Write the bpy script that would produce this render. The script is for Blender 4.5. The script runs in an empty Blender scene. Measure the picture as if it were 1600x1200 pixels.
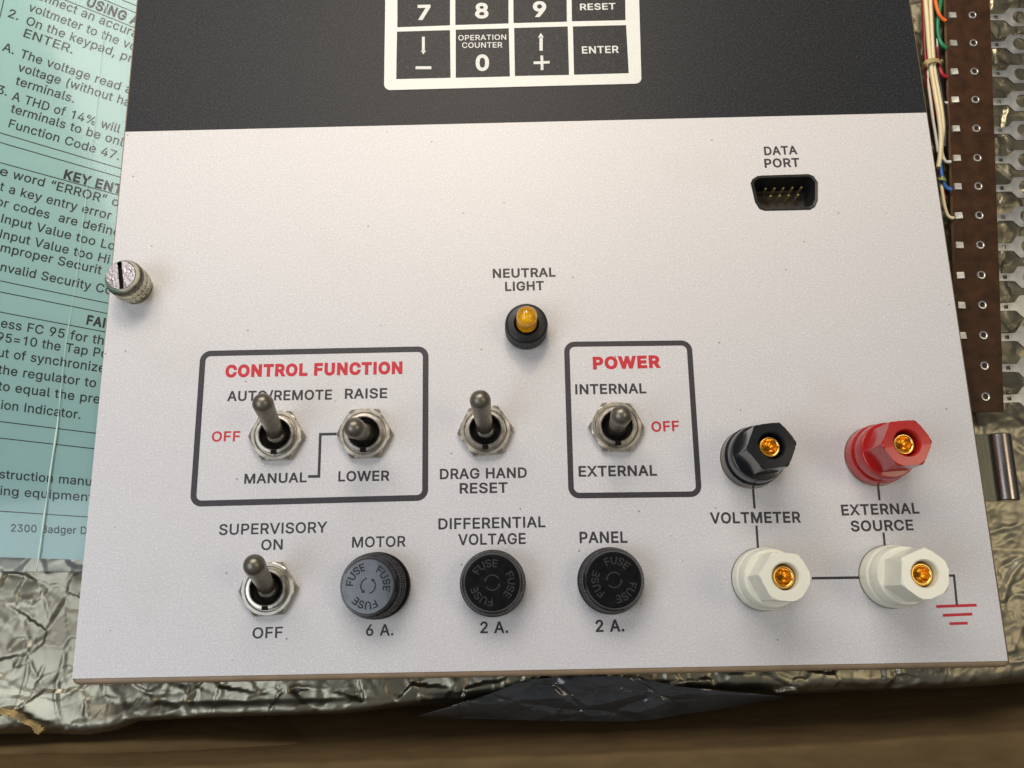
import bpy, math, random
import numpy as np
from mathutils import Matrix, Vector
from mathutils.geometry import tessellate_polygon, delaunay_2d_cdt

# ------------------------------------------------------------------ camera, world, lights
SCN = bpy.context.scene
COL = SCN.collection
S = 0.001                                   # everything below is written in millimetres
H = 250.0                                   # camera height above the panel face
NAD, VUP = (797.0, 945.0), (690.0, -4904.0)  # foot of the camera and the vanishing point of the panel's sides in the photograph
F = math.sqrt(-((VUP[0]-800)*(NAD[0]-800) + (VUP[1]-600)*(NAD[1]-600)))
nn = Vector((NAD[0]-800, NAD[1]-600, F)).normalized()
Yc = Vector((VUP[0]-800, VUP[1]-600, F)).normalized()
Zc = -nn
Xc = Yc.cross(Zc).normalized()
Yc = Zc.cross(Xc)

cam_d = bpy.data.cameras.new('camera')
cam = bpy.data.objects.new('camera', cam_d)
COL.objects.link(cam)
cam_d.sensor_width = 36.0
cam_d.lens = 36.0*F/1600.0
cam_d.clip_start, cam_d.clip_end = 0.01, 50.0
right = Vector((Xc.x, Yc.x, Zc.x)); down = Vector((Xc.y, Yc.y, Zc.y)); fwd = Vector((Xc.z, Yc.z, Zc.z))
mw = Matrix.Identity(4)
for i in range(3):
    mw[i][0], mw[i][1], mw[i][2] = right[i], -down[i], -fwd[i]
mw[2][3] = H*S
cam.matrix_world = mw
SCN.camera = cam

world = bpy.data.worlds.new('World')
SCN.world = world
world.use_nodes = True
wn = world.node_tree
bg = wn.nodes['Background']
tc = wn.nodes.new('ShaderNodeTexCoord')
sep = wn.nodes.new('ShaderNodeSeparateXYZ')
wn.links.new(tc.outputs['Generated'], sep.inputs[0])
rmp = wn.nodes.new('ShaderNodeValToRGB')
rmp.color_ramp.elements[0].position = 0.0
rmp.color_ramp.elements[0].color = (0.10, 0.085, 0.07, 1)
rmp.color_ramp.elements[1].position = 0.75
rmp.color_ramp.elements[1].color = (0.52, 0.52, 0.54, 1)
e_ = rmp.color_ramp.elements.new(1.0)
e_.color = (0.20, 0.20, 0.20, 1)
wn.links.new(sep.outputs['Z'], rmp.inputs[0])
wn.links.new(rmp.outputs[0], bg.inputs[0])
bg.inputs[1].default_value = 0.45


def area(name, loc, target, sx, sy, watts, col):
    l = bpy.data.lights.new(name, 'AREA')
    l.shape, l.size, l.size_y, l.energy, l.color = 'RECTANGLE', sx, sy, watts, col
    o = bpy.data.objects.new(name, l)
    COL.objects.link(o)
    o.location = loc
    o.rotation_euler = (Vector(target)-Vector(loc)).to_track_quat('-Z', 'Y').to_euler()
    return o


area('ceiling_lamp', (-0.10, 0.42, 0.44), (-0.03, 0.13, 0), 0.46, 0.26, 2.05, (1.0, 0.94, 0.90))
area('side_window', (-0.40, -0.09, 0.53), (-0.03, 0.02, 0), 0.37, 0.31, 1.36, (0.81, 0.89, 1.0))
area('added_foil_light', (0.50, 0.03, 0.74), (0.13, 0.02, 0), 0.26, 0.26, 0.95, (1.0, 0.84, 0.60))  # added light without a known source, placed for a gold sheen on the right foil

sp_d = bpy.data.lights.new('added_warm_spot', 'SPOT')  # added spot; its cone edge stands in for a person's shadow across the panel
sp_d.energy, sp_d.color = 7.4, (1.0, 0.78, 0.50)
sp_d.spot_size, sp_d.spot_blend, sp_d.shadow_soft_size = math.radians(54), 0.30, 0.05
sp = bpy.data.objects.new('added_warm_spot', sp_d)
COL.objects.link(sp)
sp.location = (-0.02, 0.56, 0.60)
sp.rotation_euler = (Vector((-0.005, 0.40, 0))-Vector(sp.location)).to_track_quat('-Z', 'Y').to_euler()

vs = SCN.view_settings
vs.view_transform = 'Standard'
vs.look = 'None'
vs.exposure = 0.0
vs.gamma = 1.0
vs.use_curve_mapping = False
SCN.cycles.use_denoising = True

# ------------------------------------------------------------------ helpers
random.seed(7)
rng = np.random.RandomState(11)


def P(px, py, z=0.0):
    """point of the photograph (1600 x 1200) on the level z, in millimetres"""
    d = Vector(((px-800)/F, (py-600)/F, 1.0))
    w = Vector((d.dot(Xc), d.dot(Yc), d.dot(Zc)))
    t = (z-H)/w.z
    return Vector((w.x*t, w.y*t, z))


def SC(px, py, z=0.0):
    """pixels per millimetre there"""
    return (P(px+1, py, z)-P(px, py, z)).length**-1


class MB:
    def __init__(self):
        self.v, self.f, self.m = [], [], []

    def add(self, verts, faces, mi=0, mat=None):
        n = len(self.v)
        for p in verts:
            p = Vector(p)
            self.v.append(mat @ p if mat else p)
        for q in faces:
            self.f.append([n+i for i in q])
            self.m.append(mi)

    def rev(self, prof, seg=64, rad=None, mi=0, mat=None, close_top=False, close_bot=False):
        """surface of revolution; rad(theta, r, z) may change the radius"""
        vs_, fs = [], []
        for (r, z) in prof:
            for k in range(seg):
                th = 2*math.pi*k/seg
                q = rad(th, r, z) if rad else r
                vs_.append((q*math.cos(th), q*math.sin(th), z))
        for i in range(len(prof)-1):
            for k in range(seg):
                a, b = i*seg+k, i*seg+(k+1) % seg
                fs.append((a, b, b+seg, a+seg))
        if close_top:
            fs.append([(len(prof)-1)*seg+k for k in range(seg)])
        if close_bot:
            fs.append([seg-1-k for k in range(seg)])
        self.add(vs_, fs, mi, mat)

    def flat(self, loops, z, mi=0, flip=False):
        tri = tessellate_polygon([[Vector((p[0], p[1], 0)) for p in l] for l in loops])
        pts = [p for l in loops for p in l]
        vv = [(p[0], p[1], z) for p in pts]
        out = []
        for t in tri:
            a, b, c = (pts[i] for i in t)
            ccw = (b[0]-a[0])*(c[1]-a[1])-(b[1]-a[1])*(c[0]-a[0]) > 0
            t = list(t)
            if ccw == flip:
                t.reverse()
            out.append(t)
        self.add(vv, out, mi)

    def prism(self, loops, z0, z1, mi=0):
        self.flat(loops, z1, mi)
        self.flat(loops, z0, mi, True)
        for k, l in enumerate(loops):
            n = len(l)
            ar = sum(l[i][0]*l[(i+1) % n][1]-l[(i+1) % n][0]*l[i][1] for i in range(n))
            vv = [(p[0], p[1], z0) for p in l]+[(p[0], p[1], z1) for p in l]
            fs = [(i, (i+1) % n, n+(i+1) % n, n+i) for i in range(n)]
            if (ar > 0) != (k == 0):
                fs = [tuple(reversed(q)) for q in fs]
            self.add(vv, fs, mi)

    def box(self, x0, x1, y0, y1, z0, z1, mi=0, mat=None):
        v = [(x, y, z) for z in (z0, z1) for y in (y0, y1) for x in (x0, x1)]
        self.add(v, [(0, 2, 3, 1), (4, 5, 7, 6), (0, 1, 5, 4), (2, 6, 7, 3), (0, 4, 6, 2), (1, 3, 7, 5)], mi, mat)

    def tube(self, pts, r, seg=12, mi=0, caps=True):
        pts = [Vector(p) for p in pts]
        up = Vector((0, 0, 1))
        vs_, fs = [], []
        for i, p in enumerate(pts):
            t = (pts[min(i+1, len(pts)-1)]-pts[max(i-1, 0)]).normalized()
            a = t.cross(up).normalized()
            b = a.cross(t)
            rr = r[i] if isinstance(r, (list, tuple)) else r
            for k in range(seg):
                th = 2*math.pi*k/seg
                vs_.append(p+a*rr*math.cos(th)+b*rr*math.sin(th))
        for i in range(len(pts)-1):
            for k in range(seg):
                q, w = i*seg+k, i*seg+(k+1) % seg
                fs.append((q, q+seg, w+seg, w))
        if caps:
            fs.append(list(range(seg)))
            fs.append([(len(pts)-1)*seg+seg-1-k for k in range(seg)])
        self.add(vs_, fs, mi)

    def build(self, name, mats, parent=None, loc=(0, 0, 0), rot=(0, 0, 0), sharp=35, smooth=True):
        me = bpy.data.meshes.new(name)
        me.from_pydata([(p[0]*S, p[1]*S, p[2]*S) for p in self.v], [], self.f)
        for mt in (mats if isinstance(mats, (list, tuple)) else [mats]):
            me.materials.append(mt)
        me.polygons.foreach_set('material_index', self.m)
        me.update()
        if smooth:
            me.polygons.foreach_set('use_smooth', [True]*len(me.polygons))
            if sharp is not None:
                me.set_sharp_from_angle(angle=math.radians(sharp))
        o = bpy.data.objects.new(name, me)
        COL.objects.link(o)
        o.location = (loc[0]*S, loc[1]*S, loc[2]*S)
        o.rotation_euler = rot
        if parent:
            o.parent = parent
        return o


def tag(o, label=None, cat=None, group=None, kind=None):
    for k, v in (('label', label), ('category', cat), ('group', group), ('kind', kind)):
        if v:
            o[k] = v
    return o


def copy_tree(o, parent):
    c = o.copy()
    COL.objects.link(c)
    c.parent = parent
    for ch in [x for x in list(bpy.data.objects) if x.parent == o]:
        copy_tree(ch, c)
    return c


def kids(o):
    return [x for x in bpy.data.objects if x.parent == o]


def smooth_path(pts, n=8):
    """Catmull-Rom through the points"""
    pts = [Vector(p) for p in pts]
    q = [pts[0]*2-pts[1]]+pts+[pts[-1]*2-pts[-2]]
    out = []
    for i in range(1, len(q)-2):
        for k in range(n):
            t = k/n
            a, b, c, d = q[i-1], q[i], q[i+1], q[i+2]
            out.append(0.5*((2*b)+(c-a)*t+(2*a-5*b+4*c-d)*t*t+(3*b-a-3*c+d)*t**3))
    out.append(pts[-1])
    return out


# ------------------------------------------------------------------ materials
def mat(name, base, rough=0.5, metal=0.0, spec=0.5, var=0.0, vscale=300.0, bump=0.0, bscale=1500.0, rvar=0.0,
        stretch=None, coat=0.0, trans=0.0, ior=1.45, detail=3.0, aniso=0.0):
    m = bpy.data.materials.new(name)
    m.use_nodes = True
    nt = m.node_tree
    b = nt.nodes['Principled BSDF']
    b.inputs['Base Color'].default_value = (*base, 1)
    b.inputs['Roughness'].default_value = rough
    b.inputs['Metallic'].default_value = metal
    b.inputs['Specular IOR Level'].default_value = spec
    b.inputs['Coat Weight'].default_value = coat
    b.inputs['Transmission Weight'].default_value = trans
    b.inputs['IOR'].default_value = ior
    if not (var or bump or rvar):
        return m
    t = nt.nodes.new('ShaderNodeTexCoord')
    mp = nt.nodes.new('ShaderNodeMapping')
    nt.links.new(t.outputs['Object'], mp.inputs[0])
    if stretch:
        mp.inputs['Scale'].default_value = stretch

    def noise(sc, det=detail):
        n = nt.nodes.new('ShaderNodeTexNoise')
        n.inputs['Scale'].default_value = sc
        n.inputs['Detail'].default_value = det
        nt.links.new(mp.outputs[0], n.inputs['Vector'])
        return n
    if var:
        n = noise(vscale)
        r = nt.nodes.new('ShaderNodeValToRGB')
        r.color_ramp.elements[0].position, r.color_ramp.elements[1].position = 0.3, 0.7
        r.color_ramp.elements[0].color = (*[c*(1-var) for c in base], 1)
        r.color_ramp.elements[1].color = (*[min(1, c*(1+var)) for c in base], 1)
        nt.links.new(n.outputs['Fac'], r.inputs[0])
        nt.links.new(r.outputs[0], b.inputs['Base Color'])
    if rvar:
        n = noise(vscale*0.6)
        mr = nt.nodes.new('ShaderNodeMapRange')
        mr.inputs['From Min'].default_value, mr.inputs['From Max'].default_value = 0.3, 0.7
        mr.inputs['To Min'].default_value, mr.inputs['To Max'].default_value = max(0.02, rough-rvar), min(1, rough+rvar)
        nt.links.new(n.outputs['Fac'], mr.inputs['Value'])
        nt.links.new(mr.outputs[0], b.inputs['Roughness'])
    if bump:
        n = noise(bscale, 2.0)
        bp = nt.nodes.new('ShaderNodeBump')
        bp.inputs['Strength'].default_value = 1.0
        bp.inputs['Distance'].default_value = bump*S
        nt.links.new(n.outputs['Fac'], bp.inputs['Height'])
        nt.links.new(bp.outputs[0], b.inputs['Normal'])
    return m


def overlay_mat(name, base, amp, rough, bump, speck_col, speck_lo, stains, spec=0.4):
    """grained polycarbonate overlay: fine grain, brighter sparkles, a few faint stains and dirt specks"""
    m = mat(name, base, rough, spec=spec, bump=bump, bscale=2600.0)
    nt = m.node_tree
    b = nt.nodes['Principled BSDF']
    t = nt.nodes.new('ShaderNodeTexCoord')

    def noise(sc, det, lo, hi):
        n = nt.nodes.new('ShaderNodeTexNoise')
        n.inputs['Scale'].default_value, n.inputs['Detail'].default_value = sc, det
        nt.links.new(t.outputs['Object'], n.inputs['Vector'])
        mr = nt.nodes.new('ShaderNodeMapRange')
        mr.inputs['From Min'].default_value, mr.inputs['From Max'].default_value = lo, hi
        nt.links.new(n.outputs['Fac'], mr.inputs['Value'])
        return mr.outputs[0]

    def mix(fac, a, c):
        x = nt.nodes.new('ShaderNodeMix')
        x.data_type = 'RGBA'
        nt.links.new(fac, x.inputs['Factor'])
        if isinstance(a, tuple):
            x.inputs[6].default_value = (*a, 1)
        else:
            nt.links.new(a, x.inputs[6])
        x.inputs[7].default_value = (*c, 1)
        return x.outputs[2]
    lo = tuple(c*(1-amp) for c in base)
    hi = tuple(min(1, c*(1+amp)) for c in base)
    c = mix(noise(1700.0, 2.0, 0.3, 0.7), lo, hi)
    c = mix(noise(2300.0, 1.0, speck_lo, speck_lo+0.12), c, speck_col)
    if stains:
        f = noise(24.0, 4.0, 0.60, 0.80)
        mm = nt.nodes.new('ShaderNodeMath')
        mm.operation = 'MULTIPLY'
        mm.inputs[1].default_value = 0.17
        nt.links.new(f, mm.inputs[0])
        c = mix(mm.outputs[0], c, (0.45, 0.38, 0.30))
        v = nt.nodes.new('ShaderNodeTexVoronoi')
        v.voronoi_dimensions = '2D'
        v.inputs['Scale'].default_value = 44.0
        nt.links.new(t.outputs['Object'], v.inputs['Vector'])
        mr = nt.nodes.new('ShaderNodeMapRange')
        mr.inputs['From Min'].default_value, mr.inputs['From Max'].default_value = 0.014, 0.008
        nt.links.new(v.outputs['Distance'], mr.inputs['Value'])
        mm2 = nt.nodes.new('ShaderNodeMath')
        mm2.operation = 'MULTIPLY'
        mm2.inputs[1].default_value = 0.75
        mm3 = nt.nodes.new('ShaderNodeMath')
        mm3.operation = 'MULTIPLY'
        nt.links.new(mr.outputs[0], mm3.inputs[0])
        nt.links.new(noise(55.0, 1.0, 0.46, 0.56), mm3.inputs[1])
        nt.links.new(mm3.outputs[0], mm2.inputs[0])
        c = mix(mm2.outputs[0], c, (0.12, 0.09, 0.08))
    nt.links.new(c, b.inputs['Base Color'])
    return m


M = {
    'pale': overlay_mat('pale_overlay', (0.655, 0.643, 0.642), 0.065, 0.42, 0.016, (0.86, 0.84, 0.82), 0.60, True),
    'dark': overlay_mat('dark_overlay', (0.0185, 0.0205, 0.0235), 0.45, 0.46, 0.030, (0.06, 0.064, 0.07), 0.60, False, 0.22),
    'keywhite': overlay_mat('keypad_white', (0.70, 0.72, 0.68), 0.03, 0.42, 0.012, (0.80, 0.81, 0.78), 0.60, False),
    'tan': mat('tan_enamel', (0.27, 0.19, 0.115), 0.45, var=0.10, vscale=200, bump=0.01, bscale=900),
    'ink': mat('black_ink', (0.040, 0.037, 0.042), 0.5, var=0.35, vscale=1700),
    'inkred': mat('red_ink', (0.56, 0.022, 0.038), 0.5, var=0.14, vscale=1700),
    'inkwhite': mat('white_ink', (0.66, 0.68, 0.65), 0.5, var=0.08, vscale=1500),
    'nickel': mat('nickel', (0.60, 0.56, 0.48), 0.30, 1.0, var=0.10, vscale=600, rvar=0.08, bump=0.004, bscale=1500),
    'nutmetal': mat('nut_metal', (0.56, 0.52, 0.44), 0.34, 1.0, var=0.16, vscale=500, rvar=0.10, bump=0.006, bscale=1200),
    'lever': mat('lever_metal', (0.205, 0.185, 0.145), 0.36, 0.75, var=0.15, vscale=500, rvar=0.06),
    'recess_shade': mat('recess_shade', (0.012, 0.011, 0.010), 0.7, spec=0.15),  # near-black colour stands in for the shade inside recesses
    'fuse': mat('black_bakelite', (0.007, 0.007, 0.008), 0.38, spec=0.13, var=0.3, vscale=700, rvar=0.06),
    'knurl': mat('knurled_bakelite', (0.016, 0.016, 0.017), 0.22, spec=0.8, var=0.4, vscale=900),
    'fuseworn': mat('worn_lettering', (0.034, 0.034, 0.035), 0.5, spec=0.3, var=0.5, vscale=2500),
    'fusedark': mat('sunk_lettering', (0.006, 0.006, 0.006), 0.6),
    'fuseshiny': mat('glossy_bakelite', (0.028, 0.031, 0.036), 0.24, spec=0.7, coat=0.35, var=0.3, vscale=400, rvar=0.08),
    'blackpl': mat('black_plastic', (0.012, 0.013, 0.015), 0.22, coat=0.3, var=0.2, vscale=300),
    'redpl': mat('red_plastic', (0.45, 0.012, 0.012), 0.24, coat=0.3, var=0.10, vscale=250),
    'whitepl': mat('white_plastic', (0.87, 0.85, 0.69), 0.28, coat=0.2, var=0.03, vscale=200),
    'brass': mat('gold_plate', (0.93, 0.58, 0.15), 0.20, 1.0),
    'washer': mat('washer_metal', (0.42, 0.35, 0.22), 0.3, 1.0, var=0.1, vscale=500),
    'zinc': mat('zinc_plate', (0.60, 0.565, 0.44), 0.20, 1.0, var=0.22, vscale=420, rvar=0.10, bump=0.02, bscale=1300),
    'zincface': mat('worn_zinc', (0.42, 0.39, 0.395), 0.28, 1.0, var=0.26, vscale=900, rvar=0.12, bump=0.05, bscale=1500),
    'bright': mat('bright_plating_glint', (0.78, 0.76, 0.66), 0.14, 1.0),  # plating of the base ring; on the rim its brightness imitates a highlight
    'bezel': mat('black_bezel', (0.016, 0.016, 0.017), 0.42, var=0.3, vscale=900),
    'amber': mat('amber_lens', (1.0, 0.70, 0.08), 0.04, trans=0.96, ior=1.49, spec=0.6),
    'amberin': mat('amber_core', (0.95, 0.66, 0.10), 0.3, spec=0.6),
    'gold': mat('gold_pin', (0.52, 0.40, 0.17), 0.42, 0.8),
    'connect': mat('connector_plastic', (0.018, 0.018, 0.017), 0.38, var=0.2, vscale=400),
    'floorpl': mat('connector_insert', (0.060, 0.050, 0.034), 0.5),
    'steel': mat('hinge_steel', (0.34, 0.30, 0.275), 0.24, 1.0, var=0.18, vscale=160, rvar=0.06, stretch=(9.0, 0.8, 9.0)),
    'leaf': mat('hinge_leaf', (0.11, 0.115, 0.09), 0.42, 0.9, var=0.15, vscale=160, stretch=(9.0, 0.8, 9.0)),
    'foil': mat('foil', (0.285, 0.265, 0.195), 0.40, 1.0, var=0.12, vscale=50, rvar=0.06),
    'glue': mat('torn_paper', (0.33, 0.225, 0.085), 0.8, var=0.65, vscale=260, bump=0.3, bscale=500),
    'bag': mat('dark_film', (0.034, 0.036, 0.038), 0.20, spec=0.8, coat=0.4, var=0.25, vscale=150, rvar=0.08),
    'card': mat('cardboard', (0.135, 0.088, 0.038), 0.85, spec=0.2, var=0.14, vscale=260, bump=0.05, bscale=800, stretch=(0.35, 1.0, 1.0), detail=6.0),
    'board': mat('phenolic_board', (0.046, 0.020, 0.008), 0.50, spec=0.25, var=0.35, vscale=260, bump=0.03, bscale=700),
    'boardedge': mat('board_edge', (0.22, 0.13, 0.06), 0.7, var=0.2, vscale=400),
    'tin': mat('tinned_metal', (0.66, 0.66, 0.62), 0.36, 1.0, var=0.12, vscale=350, rvar=0.10, bump=0.02, bscale=700),
    'solder': mat('tinned_tab', (0.80, 0.80, 0.72), 0.40, 0.9, var=0.12, vscale=500, bump=0.06, bscale=700),
    'sheet': mat('green_paper', (0.325, 0.515, 0.485), 0.38, var=0.035, vscale=40, coat=0.25),
    'sheetink': mat('sheet_ink', (0.022, 0.026, 0.024), 0.6),
    'cream_w': mat('cream_insulation', (0.78, 0.68, 0.42), 0.45, var=0.06, vscale=150),
    'red_w': mat('red_insulation', (0.25, 0.022, 0.015), 0.4),
    'crim_w': mat('crimson_insulation', (0.36, 0.015, 0.030), 0.35),
    'black_w': mat('black_insulation', (0.012, 0.011, 0.012), 0.4),
    'orange_w': mat('orange_insulation', (0.80, 0.16, 0.025), 0.4),
    'green_w': mat('green_insulation', (0.012, 0.22, 0.090), 0.4),
    'blue_w': mat('blue_insulation', (0.03, 0.14, 0.42), 0.4),
    'white_w': mat('white_insulation', (0.68, 0.66, 0.58), 0.45),
    'tie': mat('nylon_tie', (0.46, 0.38, 0.16), 0.45),
    'gtie': mat('green_tie', (0.34, 0.40, 0.13), 0.45),
    'ground': mat('dark_floor', (0.020, 0.016, 0.012), 0.9),
}


def film_mat():
    m = bpy.data.materials.new('clear_film')
    m.use_nodes = True
    nt = m.node_tree
    nt.nodes.remove(nt.nodes['Principled BSDF'])
    tr = nt.nodes.new('ShaderNodeBsdfTransparent')
    tr.inputs[0].default_value = (0.965, 0.975, 0.97, 1)
    gl = nt.nodes.new('ShaderNodeBsdfGlossy')
    gl.inputs['Roughness'].default_value = 0.12
    fr = nt.nodes.new('ShaderNodeFresnel')
    fr.inputs[0].default_value = 1.45
    mx = nt.nodes.new('ShaderNodeMixShader')
    nt.links.new(fr.outputs[0], mx.inputs[0])
    nt.links.new(tr.outputs[0], mx.inputs[1])
    nt.links.new(gl.outputs[0], mx.inputs[2])
    nt.links.new(mx.outputs[0], nt.nodes['Material Output'].inputs[0])
    return m


M['film'] = film_mat()
M['crease'] = mat('film_crease', (0.62, 0.82, 0.76), 0.35)

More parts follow.
